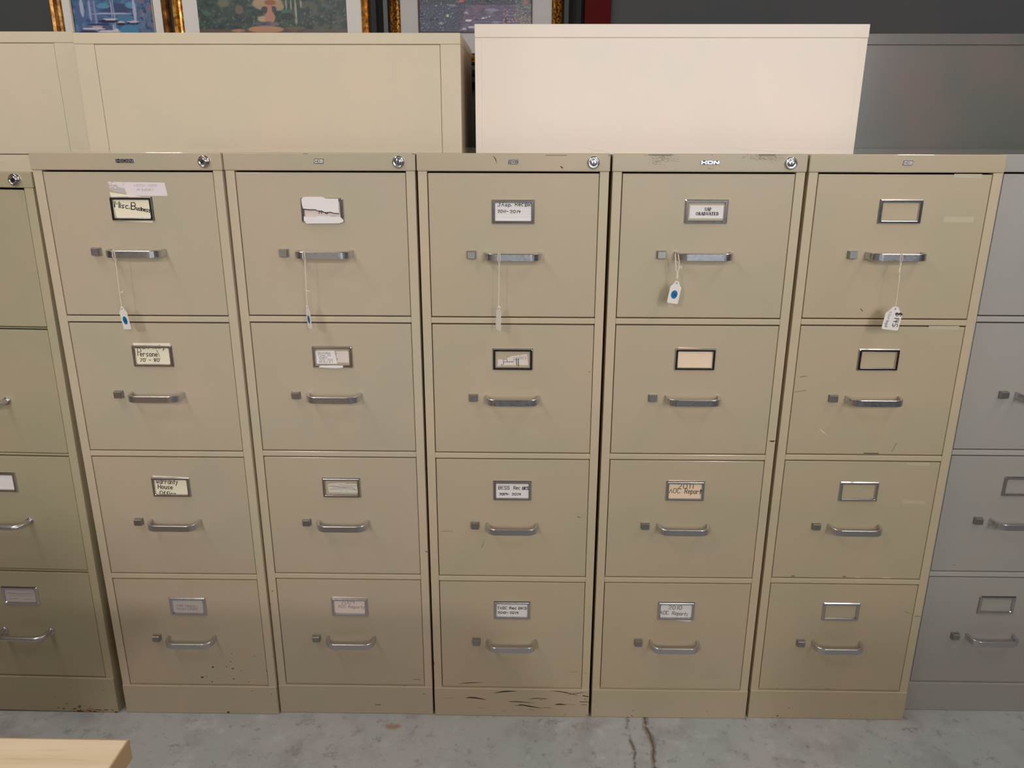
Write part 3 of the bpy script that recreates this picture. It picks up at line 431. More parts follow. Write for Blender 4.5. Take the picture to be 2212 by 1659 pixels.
card(2, 0, 'pink_paper', FULL, 'torn white sticker pasted over a label holder, letters showing through the tear',
     [('M-U',-.0070,-.0072,.0062,.0170,dict(sw=.0011)),],
     [([(-.0355,.0018),(-.0250,.0010),(-.0128,.0011),(-.0094,-.0011),(-.0008,-.0013),(.0052,-.0043),(.0105,-.0041),(.0170,-.0037),(.0240,-.0057),(.0330,-.0061)],.0014,1,-.0049),
      ([(.0165,-.0118),(.0190,-.0108),(.0215,-.0120),(.0240,-.0105),(.0275,-.0118)],.0005,1,-.0062)],
     extra=[('white_card', [(-.0370,.0030),(-.0250,.0018),(-.0125,.0018),(-.0090,-.0004),(-.0005,-.0006),(.0055,-.0036),(.0105,-.0035),(.0170,-.0030),(.0240,-.0050),(.0340,-.0055),(.0338,.0225),(.0100,.0228),(.0010,.0262),(-.0340,.0258),(-.0395,.0210),(-.0390,.0110)], -.0056),
            ('white_card', [(-.0330,-.0265),(.0330,-.0255),(.0410,-.0230),(.0420,-.0190),(.0360,-.0130),(.0200,-.0118),(.0060,-.0118),(-.0090,-.0115),(-.0150,-.0138),(-.0280,-.0138),(-.0370,-.0120),(-.0375,-.0205),(-.0345,-.0225)], -.0056)],
     name='torn_sticker', group=None)
card(2, 1, 'white_card', [(-.0345,-.0148),(.0092,-.0148),(.0048,.0140),(-.0320,.0130),(-.0345,.0112)], 'small paper with five tiny handwritten lines, a strip of it hanging below',
     [('Besseline',-.0305,.0066,.0042,.0260,dict(sw=.0005)),('Comp. 301',-.0300,.0018,.0036,.0260,dict(sw=.0005)),('sheets',-.0290,-.0030,.0036,.0170,dict(sw=.0005)),('2014- 2015',-.0285,-.0080,.0036,.0280,dict(sw=.0005)),('100 SLA & 7',-.0295,-.0125,.0032,.0290,dict(sw=.0005))], ink='ink_grey',
     strokes=[([(.0075,.0072),(.0085,.0072)],.0022,1,-.0012),([(.0092,-.0045),(.0100,-.0045)],.0020,1,-.0012)],
     extra=[('pink_paper',[(.0095,-.0122),(.0345,-.0122),(.0340,.0105),(.0320,.0130),(.0070,.0125)],-.0006),
            ('white_card',[(-.0300,-.0205),(-.0255,-.0180),(.0215,-.0172),(.0218,-.0222),(.0070,-.0236),(-.0290,-.0218)],-.0050)])
card(2, 2, 'peeled_paper', [(-.0295,-.0118),(.0360,-.0125),(.0340,.0102),(.0100,.0095),(.0076,.0125),(-.0053,.0117),(-.0174,.0106),(-.0310,.0087)], 'scratched and half peeled paper left in its holder, no readable writing', ink='ink_grey',
     strokes=[([(-.0290,.0034),(-.0160,.0034),(.0000,.0019),(.0240,.0010),(.0325,-.0064)],.0012,1,-.0009),([(-.0265,-.0042),(-.0100,-.0026),(.0130,-.0019),(.0310,-.0049)],.0010,1,-.0009),
              ([(-.0050,.0070),(.0110,.0052),(.0320,.0044)],.0008,1,-.0009),([(-.0045,-.0080),(-.0035,-.0080)],.0010,1,-.0009),([(.0108,-.0080),(.0122,-.0082)],.0014,1,-.0009),([(-.0200,.0012),(.0100,.0000)],.0007,1,-.0009)])
card(2, 3, 'pink_paper', [(-.0365,-.0165),(.0365,-.0180),(.0400,.0250),(-.0385,.0285)], 'white card faintly handwritten 2009 AOC Reports, leaning out above its holder',
     [('2009',-.0185,.0080,.0105,.0290,dict(sw=.0008)),('AOC Reports',-.0275,-.0014,.0078,.0620,dict(sw=.0008,ang=-3))], ink='ink_grey')
card(3, 0, 'white_card', FULL, 'lined white card handwritten JAsp. Rec BK 2011-2014',
     [('JAsp.',-.0305,.0108,.0060,.0270,dict(sw=.0009)),('Rec',.0040,.0115,.0068,.0160,dict(sw=.0009)),('BK',.0235,.0108,.0058,.0125,dict(sw=.0010)),('2011-',-.0305,-.0016,.0054,.0205,dict(sw=.0009)),('2014',-.0062,-.0020,.0054,.0205,dict(sw=.0009))], lines=(.0075,-.0045,-.0100,.0015))
card(3, 1, 'pink_paper', [(-.0315,-.0142),(-.0085,-.0128),(.0328,-.0122),(.0300,.0112),(.0250,.0112),(-.0025,.0070),(-.0160,.0002),(-.0310,-.0002)], 'peeled card with black scribble over teal writing ending in plies',
     [('pplies',.0020,-.0010,.0080,.0270,dict(sw=.0006,mi=3,ang=5))],
     [([(-.0245,-.0105),(-.0250,-.0120),(-.0215,-.0122),(-.0190,-.0100),(-.0200,.0000),(-.0120,.0004),(-.0115,-.0050),(-.0185,-.0055)],.0009,1,-.0012),([(-.0120,-.0052),(.0015,-.0052)],.0010,1,-.0012),([(.0075,.0018),(.0085,-.0125)],.0014,1,-.0012),([(.0118,.0018),(.0122,-.0140)],.0014,1,-.0012)],
     extra=[('ink_teal',[(.0280,-.0030),(.0288,-.0030),(.0288,-.0022)],-.0009)])
card(3, 2, 'white_card', FULL, 'lined white card handwritten BESS Rec BKS 2009-2014',
     [('BESS',-.0305,.0028,.0080,.0235,dict(sw=.0010)),('Rec',.0030,.0032,.0078,.0135,dict(sw=.0010)),('BKS',.0225,.0028,.0068,.0130,dict(sw=.0012)),('2009-',-.0286,-.0112,.0052,.0215,dict(sw=.0010)),('2014',-.0010,-.0114,.0056,.0195,dict(sw=.0010))], lines=(.0070,.0010,-.0055,-.0115))
card(3, 3, 'white_card', FULL, 'white card handwritten TASC Rec BKS 2010-2014',
     [('TASC',-.0340,.0028,.0062,.0215,dict(sw=.0010)),('Rec',-.0060,.0028,.0066,.0160,dict(sw=.0010)),('BKS',.0155,.0028,.0058,.0180,dict(sw=.0010)),('2010-',-.0330,-.0092,.0050,.0240,dict(sw=.0010)),('2014',-.0050,-.0095,.0054,.0200,dict(sw=.0010))], lines=(-.0125,-.0040))
# printed card with serif capitals
def serif(m, s, u, v, h, L):
    st = {'S':[([(.9,.75),(.7,.97),(.3,.97),(.1,.78),(.2,.58),(.8,.42),(.9,.22),(.7,.03),(.3,.03),(.1,.25)],1)],'A':[([(.05,0),(.5,1)],.6),([(.5,1),(.95,0)],1.5),([(.25,.35),(.75,.35)],.6),([(-.05,.03),(.25,.03)],.6),([(.7,.03),(1.1,.03)],.6)],
          'P':[([(.25,0),(.25,1)],1.5),([(.05,.97),(.6,.97),(.9,.82),(.9,.62),(.6,.47),(.3,.47)],.9),([(.05,.03),(.5,.03)],.6)],'G':[([(.9,.75),(.6,.97),(.3,.92),(.08,.6),(.12,.25),(.4,.03),(.85,.12),(.85,.45)],1.1),([(.6,.45),(1,.45)],.6)],
          'R':[([(.25,0),(.25,1)],1.5),([(.05,.97),(.6,.97),(.85,.8),(.8,.6),(.3,.5)],.9),([(.5,.5),(.95,.03)],1.2),([(.05,.03),(.45,.03)],.6)],'D':[([(.25,0),(.25,1)],1.5),([(.05,.97),(.55,.97),(.9,.7),(.9,.3),(.55,.03),(.05,.03)],1)],
          'U':[([(.22,1),(.22,.3),(.4,.05),(.65,.05),(.82,.3),(.82,1)],1.1),([(.02,.97),(.42,.97)],.6),([(.65,.97),(1,.97)],.6)],'T':[([(.5,0),(.5,1)],1.5),([(.05,.97),(.95,.97)],.8),([(.05,.97),(.05,.8)],.6),([(.95,.97),(.95,.8)],.6),([(.28,.03),(.72,.03)],.6)],
          'E':[([(.25,0),(.25,1)],1.5),([(.05,.97),(.85,.97),(.85,.8)],.7),([(.25,.5),(.65,.5)],.7),([(.05,.03),(.88,.03),(.9,.22)],.7)]}
    cw = L / len(s)
    for k, ch in enumerate(s):
        for j, (pts, w) in enumerate(st[ch]):
            m.stroke([(u + (k + .02 + a*.86)*cw, v + b*h) for a, b in pts], .00105*w, -.0012 - j*1e-5, 1)
m = MB(); m.prism(rect(-.0322,-.0133,.0340,.0122), -.0007, -.0004, 0)
serif(m, 'SAP', -.0035, .0018, .0058, .0140); serif(m, 'GRADUATED', -.0200, -.0068, .0056, .0455)
loc, rot = slot_frame(4, 0)
tag(m.build('label_card', ['white_card', 'ink_black'], None, loc, rot), 'small white card printed GRADUATED in serif capitals', 'label card', 'name cards in the drawer label holders')
card(4, 1, 'peach_card', [(-.0375,-.0190),(.0375,-.0190),(.0340,.0228),(-.0360,.0272)], 'blank peach card with no writing')
card(4, 2, 'peach_card', [(-.0375,-.0190),(.0375,-.0190),(.0360,.0240),(-.0370,.0268)], 'peach card handwritten 2011 AOC Report',
     [('2011',-.0160,.0062,.0115,.0330,dict(sw=.0010)),('AOC',-.0345,-.0042,.0110,.0235,dict(sw=.0009,ang=-2)),('Report',-.0005,-.0052,.0110,.0350,dict(sw=.0010,ang=-3))])
card(4, 3, 'white_card', [(-.0375,-.0195),(.0360,-.0292),(.0375,.0185),(-.0375,.0185)], 'white card handwritten 2010 AOC Reports, one corner hanging below its holder',
     [('2010',-.0175,.0045,.0098,.0300,dict(sw=.0009)),('AOC',-.0365,-.0090,.0100,.0195,dict(sw=.0008,ang=-3)),('Reports',-.0085,-.0100,.0095,.0365,dict(sw=.0008,ang=-5))])
card(0, 2, 'white_card', FULL, 'blank white card in a holder at the left picture edge, upper of two')
card(0, 3, 'grey_card', FULL, 'faded grey card with blurred lines, bottom drawer at the left picture edge', ink='ink_grey',
     strokes=[([(-.0310,.0060),(.0000,.0045),(.0300,.0062)],.0016,1,-.0009),([(-.0260,-.0010),(.0100,.0000),(.0280,-.0012)],.0010,1,-.0009),([(-.0280,-.0095),(-.0080,-.0088)],.0016,1,-.0009),([(.0060,-.0098),(.0260,-.0100)],.0012,1,-.0009)])
# sticker stuck above the Misc. Business holder
m = MB()
m.prism([(-.0060,.0258),(.0730,.0250),(.0742,.0262),(.0712,.0495),(.0700,.0508),(-.0100,.0515),(-.0100,.0400)], -.00045, -.00015, 0)
m.prism([(-.0402,.0380),(-.0330,.0330),(-.0110,.0300),(-.0060,.0270),(-.0100,.0516),(-.0430,.0520),(-.0400,.0492)], -.00035, -.00010, 2)
random.seed(3)
for k in range(70):
    px_, pz_ = random.uniform(-.0405, -.0120), .0515 - abs(random.gauss(0, .0055))
    if pz_ > .0375: m.stroke([(px_, pz_), (px_ + random.uniform(.001, .004), pz_ + random.uniform(-.0006, .0006))], random.uniform(.0006, .0026), -.00040 - k*1e-7, 0)
write(m, 'NEON WISE', .0095, .0432, .0042, .0465, 1, .0005, -.0006); write(m, 'JR SUCHEN', .0130, .0350, .0040, .0340, 1, .0005, -.0006)
loc, rot = slot_frame(1, 0)
tag(m.build('adhesive_label', ['lilac_label', 'ink_grey', 'label_residue'], None, loc, rot), 'long pale lilac sticker with faint writing, above the Misc. Business card', 'sticker')

# ------------------------------------------------------------------ price tags on strings
def price_tag(top, string_pts, tail, w, h, yaw, roll, label, dot=True, big=False, loop=None):
    """top = world point of the hole; string_pts = from the handle down to the hole"""
    root = thing('price_tag', top, (0,0,0), label, 'price tag', 'price tags hanging from the top drawer handles')
    T = Vector(top)
    m = MB()
    for pts in loop: m.tube([Vector(p) - T for p in pts], .00070, n=6)
    tw = []
    sp = [Vector(p) - T for p in string_pts]
    n = 40
    for k in range(n + 1):
        f = k / n * (len(sp) - 1); i = min(int(f), len(sp) - 2); p = sp[i].lerp(sp[i+1], f - i)
        a = k * 1.3
        tw.append(p + Vector((math.cos(a), math.sin(a), 0)) * .0002)
    m.tube(tw, .0007, n=6)
    for pts in tail: m.tube([Vector(p) - T for p in pts], .0009, n=6)
    # little loop through the hole
    m.tube([(-.0012, -.0003, .0055), (-.0018, -.0008, .0015), (0, -.0008, -.0022), (.0012, .0008, -.0018), (.0014, .0006, .0020), (-.0004, 0, .0055)], .00055, n=6)
    m.build('string', ['string_white'], root)
    m = MB(); hw = w / 2
    if big:
        out = [(-hw+.0030,-h),(hw-.0030,-h),(hw-.0008,-h+.0008),(hw,-h+.0030),(hw,-.0110),(hw-.0025,-.0075),(.0105,-.0040),(.0080,.0000),(.0060,.0032),(.0025,.0045),(-.0025,.0045),(-.0060,.0032),(-.0080,.0000),(-.0105,-.0040),(-hw+.0025,-.0075),(-hw,-.0110),(-hw,-h+.0030),(-hw+.0008,-h+.0008)]
    else:
        out = [(-hw+.0018,-h),(hw-.0018,-h),(hw,-h+.0018),(hw,-.0080),(.0055,-.0012),(.0035,.0035),(-.0035,.0035),(-.0055,-.0012),(-hw,-.0080),(-hw,-h+.0018)]
    m.prism(out, -.00022, .00022, 0)
    m.poly([(.0013*math.cos(2*PI*k/12), -.00030, .0013*math.sin(2*PI*k/12)) for k in range(12)], 2)
    if big:
        # price written down the card, read from the side
        def wr(s, u, v, hh, L, sw):
            st, wid = glyphs(s); sx = L / wid
            for j, p in enumerate(st): m.stroke([(u + b*hh, v - a*sx) for a, b in p], sw, -.00035 - j*1e-6, 1)
        wr('$', .0045, -.0068, .0108, .0068, .0015); wr('145', .0035, -.0168, .0098, .0185, .0016)
        wr('4 Dwr', -.0110, -.0068, .0052, .0155, .0005); wr('legal', -.0115, -.0250, .0052, .0130, .0007)
    R = Matrix.Rotation(math.radians(roll), 4, 'Y') @ Matrix.Rotation(math.radians(yaw), 4, 'Z')
    c = m.build('card', ['tag_card', 'ink_black', 'keyhole_black'], root); c.rotation_euler = R.to_euler()
    if dot:
        m = MB(); n = 24
        m.poly([(.0066*math.cos(2*PI*k/n), -.00045, -h*.56 + .0085*math.sin(2*PI*k/n)) for k in range(n)], 0)
        for pts in ([(-.004,-h*.5),(.003,-h*.53)],[(-.003,-h*.6),(.002,-h*.55),(.0035,-h*.62)],[(-.001,-h*.66),(.003,-h*.5)]): m.stroke(pts, .0009, -.0006, 1)
        s = m.build('round_sticker', ['blue_sticker', 'blue_ink'], c)
        s['label'] = 'round blue price sticker'
    return root
Y1 = -.0362
def loop_round(x, cy, z, dx=0.0, slack=.003):
    """string passed round the flat handle bar: in front, over the top and down behind"""
    yb = cy - .0340
    return [[(x + dx, yb - .0032, z - .0105 - slack), (x - .0022, yb - .0034, z - .004), (x - .0020, yb - .0032, z + .0060), (x - .0012, yb - .0010, z + .0088), (x - .0006, yb + .0040, z + .0088), (x, yb + .0048, z + .002), (x + .0012, yb + .0046, z - .0085), (x + dx + .0003, yb - .0020, z - .0105 - slack)],
            [(x + dx, yb - .0032, z - .0105 - slack), (x + .0022, yb - .0034, z - .003), (x + .0016, yb - .0032, z + .0060), (x + .0010, yb - .0008, z + .0088), (x + .0014, yb + .0040, z + .0085)]]
hz = 1.2850 - .1592
z1 = hz + .0012
price_tag((-.8150, -.0350, 1.0180), [(-.8135, -.0352, z1-.0120), (-.8152, -.0350, 1.0500), (-.8153, -.0350, 1.0235)], [[(-.8152,-.0350,1.0500),(-.8110,-.0352,1.0515),(-.8075,-.0350,1.0535)]],
            .0225, .0430, -25, -7, 'white tag with blue sticker, turned half sideways, on the Misc. Business drawer', loop=loop_round(-.8155, .002, z1, .0020))
price_tag((-.4395, -.0320, 1.0220), [(-.4378, -.0300, hz-.0115), (-.4390, -.0320, 1.0600), (-.4395, -.0320, 1.0270)], [[(-.4388,-.0320,1.0570),(-.4345,-.0322,1.0555),(-.4315,-.0322,1.0550)]],
          .0225, .0430, -54, -3, 'tag seen nearly edge-on with a sliver of blue sticker, below the torn sticker', loop=loop_round(-.4400, .0102, hz-.0002, .0020))
price_tag((-.0540, -.0320, 1.0225), [(-.0528, -.0312, hz-.0135), (-.0533, -.0320, 1.0600), (-.0540, -.0320, 1.0275)], [[(-.0540,-.0320,1.0290),(-.0510,-.0322,1.0255),(-.0490,-.0322,1.0225)]],
          .0230, .0440, -64, 1, 'plain white narrow-looking tag without sticker, on the middle cabinet', dot=False, loop=loop_round(-.0530, .0081, hz-.0022, 0))
price_tag((.2988, -.0320, 1.0760), [(.2995, -.0310, 1.1020), (.2985, -.0325, 1.0900), (.2988, -.0320, 1.0800)],
          [[(.2925,-.0290,hz+.006),(.2932,-.0322,hz-.004),(.2955,-.0330,1.1020),(.2985,-.0330,1.0960),(.2975,-.0325,1.0880),(.2990,-.0320,1.0820)],
           [(.2985,-.0290,hz+.007),(.3005,-.0325,hz-.006),(.3010,-.0330,1.1050),(.2990,-.0330,1.0950),(.3000,-.0325,1.0880),(.2992,-.0320,1.0820)],
           [(.3005,-.0330,1.1080),(.3045,-.0335,1.1105),(.3070,-.0335,1.1085),(.3040,-.0335,1.1060),(.3005,-.0330,1.1075)]],
          .0225, .0410, 6, 9, 'white tag with round blue sticker facing forward, on the printed GRADUATED drawer', loop=[[(.2925,-.0290,hz+.006),(.2940,-.0230,hz+.007),(.2955,-.0225,hz-.006),(.2985,-.0290,hz-.009)]])
z5 = hz + .0008
price_tag((.7352, -.0320, 1.0270), [(.7352, -.0245, z5-.0125), (.7345, -.0320, 1.0800), (.7353, -.0320, 1.0320)], [[(.7350,-.0260,z5-.0140),(.7325,-.0300,1.1030),(.7310,-.0300,1.0985)],[(.7352,-.0240,z5-.0120),(.7370,-.0238,z5-.0118),(.7385,-.0238,z5-.0112)]],
          .0345, .0430, 3, 7, 'large white tag reading $145 on the cabinet without a lock', dot=False, big=True, loop=loop_round(.7368, .0150, z5, -.0010))

# ------------------------------------------------------------------ lateral cabinets in the back row
def lateral(x0, x1, y0, top, cap, pm, label, side=.0555, rot=0.0, plain_front=False, inset=.018):
    """wide five-tier cabinet; origin at the middle of its front at the floor"""
    w = (x1 - x0) / 2; D = .457
    root = thing('lateral_filing_cabinet', ((x0+x1)/2, y0, 0), (0,0,rot), label, 'filing cabinet', 'wide cabinets in the back row')
    m = MB()
    if not plain_front:
        for s in (-1, 1):
            m.box(min(s*w, s*(w-side)), max(s*w, s*(w-side)), 0, .02, .004, top-cap, bev=.0012)
            m.box(min(s*w, s*(w-.0015)), max(s*w, s*(w-.0015)), .02, D, .004, top-cap)
        m.box(-w, w, D-.0015, D, .004, top-cap)
        m.box(-w+side, w-side, .006, .02, .004, .077)
        m.build('body', [pm], root)
        zt = top - cap; hh = (zt - .077) / 5
        for k in range(5):
            a, b = zt - k*hh, zt - (k+1)*hh
            m = MB(); m.box(-w+side+.0009, w-side-.0009, .0006, .02, b+.0010, a-.0010, bev=.0012)
            if k: m.box(-w+side+.03, w-side-.03, -.004, .0006, b+.012, b+.020, bev=.001)
            m.build('drawer', [pm], root)
    else:
        m.box(-w, w, .0016, D, .004, top-cap+.001, bev=.0012)
        m.build('body', [pm], root)
        m = MB(); m.box(-w+inset, w-inset, 0.0, .0016, .01, top-cap-.0016, bev=.0005); m.build('back_panel', [pm], root)
    m = MB(); m.box(-w-.0004, w+.0004, -.0012, D+.001, top-cap, top, bev=.002, seg=3); m.build('top_cap', [pm], root)
    return root
lateral(-1.2505, -.1838, .745, 1.6194, .0292, 'lateral_beige_enamel', 'wide beige cabinet in the back row, left of the cream-white one')
lateral(-2.356, -1.2890, .820, 1.6307, .0297, 'lateral_beige_enamel', 'wide beige cabinet cut off by the left picture edge in the back row', side=.0600)
lateral(-.1445, .9215, .745, 1.6415, .0345, 'cream_white_enamel', 'bright cream-white cabinet, tallest of the back row', plain_front=True)
lateral(.9235, 1.9905, .755, 1.6195, .0292, 'dark_grey_enamel', 'dark grey cabinet at the right of the back row', plain_front=True, inset=.001)

# ------------------------------------------------------------------ framed pictures on the wall
def canvas_mat(name, rough=0.35):
    m, n, l, b = principled(name)
    a = n.new('ShaderNodeAttribute'); a.attribute_name = 'Col'
    l.new(a.outputs['Color'], b.inputs['Base Color']); b.inputs['Roughness'].default_value = rough
    MATS[name] = m
canvas_mat('painted_canvas', .4)
plain('mat_board', (232, 226, 220), .9); plain('grey_mat_board', (196, 190, 188), .9); plain('tan_fillet', (190, 168, 140), .7); plain('dark_red_fillet', (74, 24, 22), .5)
plain('black_moulding', (14, 13, 12), .4)
def gold(name, c1, c2, scale, rough=.32):
    m, n, l, b = principled(name)
    tc = n.new('ShaderNodeNewGeometry').outputs['Position']
    f = noise_tex(n, l, tc, scale, 3.0, .6)
    l.new(ramp2(n, l, f, lin(c1), lin(c2), .35, .62), b.inputs['Base Color'])
    b.inputs['Metallic'].default_value = .75; b.inputs['Roughness'].default_value = rough
    bump = n.new('ShaderNodeBump'); bump.inputs['Strength'].default_value = .5; bump.inputs['Distance'].default_value = .003
    l.new(f, bump.inputs['Height']); l.new(bump.outputs['Normal'], b.inputs['Normal'])
    MATS[name] = m
gold('gold_leaf', (236, 178, 92), (150, 96, 36), 60)
gold('bronze_gold', (190, 138, 76), (120, 80, 40), 40)
gold('ornate_gold', (196, 132, 50), (52, 28, 10), 130)

def fbm(x, y, s, seed):
    return noise.noise(Vector((x*s, y*s, seed))) + .5*noise.noise(Vector((x*s*2.1, y*s*2.1, seed+7))) + .25*noise.noise(Vector((x*s*4.3, y*s*4.3, seed+13)))
def picture(label, x, z0, z1, layers, art, colour):
    """x = nested x limits outer..canvas; layers = (name, material, thickness)"""
    root = thing('framed_picture', ((x[0][0]+x[0][1])/2, 1.53, z0), (0,0,0), label, 'framed picture', 'framed pictures behind the back row')
    ox = (x[0][0]+x[0][1])/2
    a0 = (x[0][0]-ox, x[0][1]-ox, 0.0, z1 - z0)
    for (nm, mt, th, ins), (xa, xb) in zip(layers, x[1:]):
        a1 = (xa-ox, xb-ox, a0[2]+ins, a0[3]-ins)
        m = MB()
        if nm == 'mat': prof = [(0, -.012), (1, -.012)]
        elif nm == 'fillet': prof = [(0, -.016), (1, -.016)]
        else: prof = [(0, 0), (0, -th*.8), (.12, -th), (.35, -th*.82), (.5, -th*.95), (.7, -th*.7), (.9, -th*.62), (1, -th*.5), (1, -.010)]
        rings = []
        for t, y in prof:
            q = [a0[i]*(1-t) + a1[i]*t for i in range(4)]
            rings.append([(q[0], y, q[2]), (q[1], y, q[2]), (q[1], y, q[3]), (q[0], y, q[3])])
        m.loft(rings, smooth=False)
        m.build({'frame':'frame','inner_frame':'inner_frame','mat':'mat_board','fillet':'fillet'}[nm], [mt], root)
        a0 = a1
    m = MB(); m.box(a0[0]-.005, a0[1]+.005, -.008, -.002, a0[2]-.005, a0[3]+.005); m.build('backing', ['black_moulding'], root)
    # canvas: fine grid coloured stroke by stroke
    nx = int((a0[1]-a0[0]) / .0028); nz = int((a0[3]-a0[2]) / .0028)
    me = bpy.data.meshes.new(art)
    vs = []; cols = []
    for j in range(nz + 1):
        for i in range(nx + 1):
            u, v = i / nx, j / nz
            X = a0[0] + (a0[1]-a0[0])*u; Z = a0[2] + (a0[3]-a0[2])*v
            vs.append((X, -.0115, Z)); cols.append(colour(u, (Z - a0[2]), X, Z))
    fs = [(j*(nx+1)+i, j*(nx+1)+i+1, (j+1)*(nx+1)+i+1, (j+1)*(nx+1)+i) for j in range(nz) for i in range(nx)]
    me.from_pydata(vs, [], fs)
    ca = me.color_attributes.new('Col', 'FLOAT_COLOR', 'POINT')
    for i, c in enumerate(cols): ca.data[i].color = lin(c)
    me.materials.append(MATS['painted_canvas'])
    o = bpy.data.objects.new('canvas', me); C.objects.link(o); o.parent = root
    return root
def shape_mix(c, px, py, shapes):
    for cx, cy, rx, ry, col in shapes:
        d = ((px-cx)/rx)**2 + ((py-cy)/ry)**2
        if d < 1.25:
            t = min(1.0, (1.25 - d) / .35); c = tuple(a*(1-t) + b*t for a, b in zip(c, col))
    return c
def harbour(u, hz_, X, Z):
    px = 148 + u*174; py = 70 - (hz_ - .055) / .00148
    n = fbm(px*1.0, py*1.6, .045, 1); n2 = fbm(px, py*.6, .11, 5)
    c = (80 + 30*n + 22*n2, 112 + 36*n + 18*n2, 154 + 28*n + 16*n2)
    sh = [(246,9,36,11,(64,76,118)),(215,4,14,6,(92,146,182)),(276,2,12,7,(96,150,184)),(263,34,20,9,(78,124,166)),(266,58,20,11,(72,134,172)),(160,28,5,34,(84,104,150)),(168,8,4,20,(176,184,204)),
          (232,21,46,1.6,(168,176,200)),(196,30,2.2,40,(150,148,182)),(185,14,3,24,(160,160,190)),(232,10,1.6,22,(160,166,196)),(237,22,1.3,44,(168,172,202)),(282,16,3.4,28,(186,178,202)),
          (222,38,21,3.6,(38,42,78)),(227,33.5,15,2.0,(214,206,214)),(249,44.5,9,3,(44,40,70)),(250,40,8,1.5,(210,196,204)),(274,43,14,2.8,(36,38,70)),(276,39,12,2.1,(206,190,204)),(200,45.5,24,2.2,(60,54,90)),
          (189,55,25,2.6,(214,200,208)),(197,51,12,2.2,(198,172,176)),(176,63,20,4.5,(62,54,92)),(222,61,24,2.4,(220,208,216)),(236,57.5,6,3,(216,204,212)),(206,66,10,2.4,(218,204,210)),(220,52,14,3,(84,88,132)),(232,52,2,7,(190,178,196))]
    if px > 292:
        if n2 > .15: sh.append((px, py, 1, 1, (120, 110, 128)))
        elif n2 < -.3: sh.append((px, py, 1, 1, (62, 74, 112)))
    return shape_mix(c, px, py, sh)
def garden(u, hz_, X, Z):
    px = 420 + u*325; py = 70 - (hz_ - .035) / .00148
    n = fbm(px, py, .06, 21); n2 = fbm(px, py, .16, 25)
    c = (58 + 26*n + 16*n2, 74 + 26*n + 18*n2, 70 + 14*n + 14*n2)
    if n2 > .55: c = (112, 122, 104)
    if px < 560 and n > .4: c = (66, 104, 82)
    if py > 62: c = (96 + 20*n, 78 + 16*n, 72 + 14*n)
    if px > 640 and n > .2: c = (88 + 10*n2, 88 + 10*n2, 80)
    sh = [(478,4,12,9,(112,108,92)),(511,19,9,10,(112,102,84)),(574,5,32,16,(176,148,118)),(596,12,13,9,(170,142,112)),(580,3,12,6,(158,92,66)),(567,18.5,7.5,6.8,(66,68,76)),(586,17,6.2,6,(66,64,70)),(578,22,5,14,(188,128,106)),
          (564,40,14,7,(186,160,130)),(577,36,11,13,(188,132,112)),(568,51,24,5,(94,90,110)),(586,51,10,4,(122,102,120)),(562,51,6,2.4,(72,66,96)),(566,63,38,7.5,(186,138,108)),(505,66,14,3.2,(176,124,96)),(630,60,22,4,(104,92,76)),
          (634,20,1.8,32,(166,164,140)),(634,44,3,6,(150,148,126)),(614,6,2,12,(150,150,128)),(625,8,1.6,12,(152,152,130)),(646,6,1.8,8,(160,158,136)),(612,24,9,5,(58,112,90)),(615,34,14,8,(48,54,56))]
    return shape_mix(c, px, py, sh)
def path_painting(u, hz_, X, Z):
    px = 903 + u*244; py = 68 - hz_ / .00156
    n = fbm(px, py*1.2, .07, 41); n2 = fbm(px*1.2, py*1.6, .28, 45); n3 = fbm(px*.5, py*2.6, .12, 49)
    if px < 1000 - (py - 30)*.3: c = (74 + 58*n2, 80 + 60*n2, 98 + 58*n2)
    else: c = (104 + 34*n3 + 12*n2, 94 + 30*n3 + 12*n2, 118 + 32*n3 + 12*n2)
    if py < 12: c = (68 + 46*n2, 70 + 44*n2, 84 + 42*n2)
    if n < -.55: c = tuple(v*.45 for v in c)
    if px < 1000 and n2 > .65: c = (178, 182, 192)
    if 985 < px < 1030 and 15 < py < 60 and n2 > .35: c = (128, 66, 82)
    if px > 1085 and n2 > .32 + .35*max(0, (1 - py/40)): c = (206, 150, 152)
    if px > 1112 and n2 < .1: c = (104 + 40*n, 116 + 40*n, 104 + 30*n)
    sh = [(1010,44,7,2.4,(222,220,226)),(1042,39,2.8,1.6,(236,236,236)),(1049,37,2,1.2,(232,232,236)),(1056,35.5,1.8,1.2,(232,230,236)),(1018,58,9,2.2,(206,200,216)),(1000,62,5,1.5,(200,196,214)),(975,12,8,3,(120,128,150)),(950,50,6,2,(150,156,172)),(1070,48,10,2,(150,140,168)),(1060,22,14,3,(150,138,160)),(1035,15,12,3,(130,90,110)),(995,3,6,2.6,(196,92,96)),(964,34,3,3,(196,198,176)),(1134,6,5,3,(190,90,96)),(1005,28,4,2,(190,180,190))]
    return shape_mix(c, px, py, sh)
picture('small gold-framed harbour painting with white boats on blue water',
        [(-1.7266,-1.2985),(-1.6880,-1.3258),(-1.6575,-1.3555),(-1.6510,-1.3592)], 1.570, 2.090,
        [('frame','bronze_gold',.030,.036),('mat','mat_board',0,.032),('fillet','tan_fillet',0,.005)], 'harbour', harbour)
picture('large gold-framed garden painting with white mat and a pink path',
        [(-1.2810,-.5694),(-1.2488,-.6009),(-1.1953,-.6541)], 1.590, 2.140,
        [('frame','gold_leaf',.032,.030),('mat','mat_board',0,.053)], 'garden', garden)
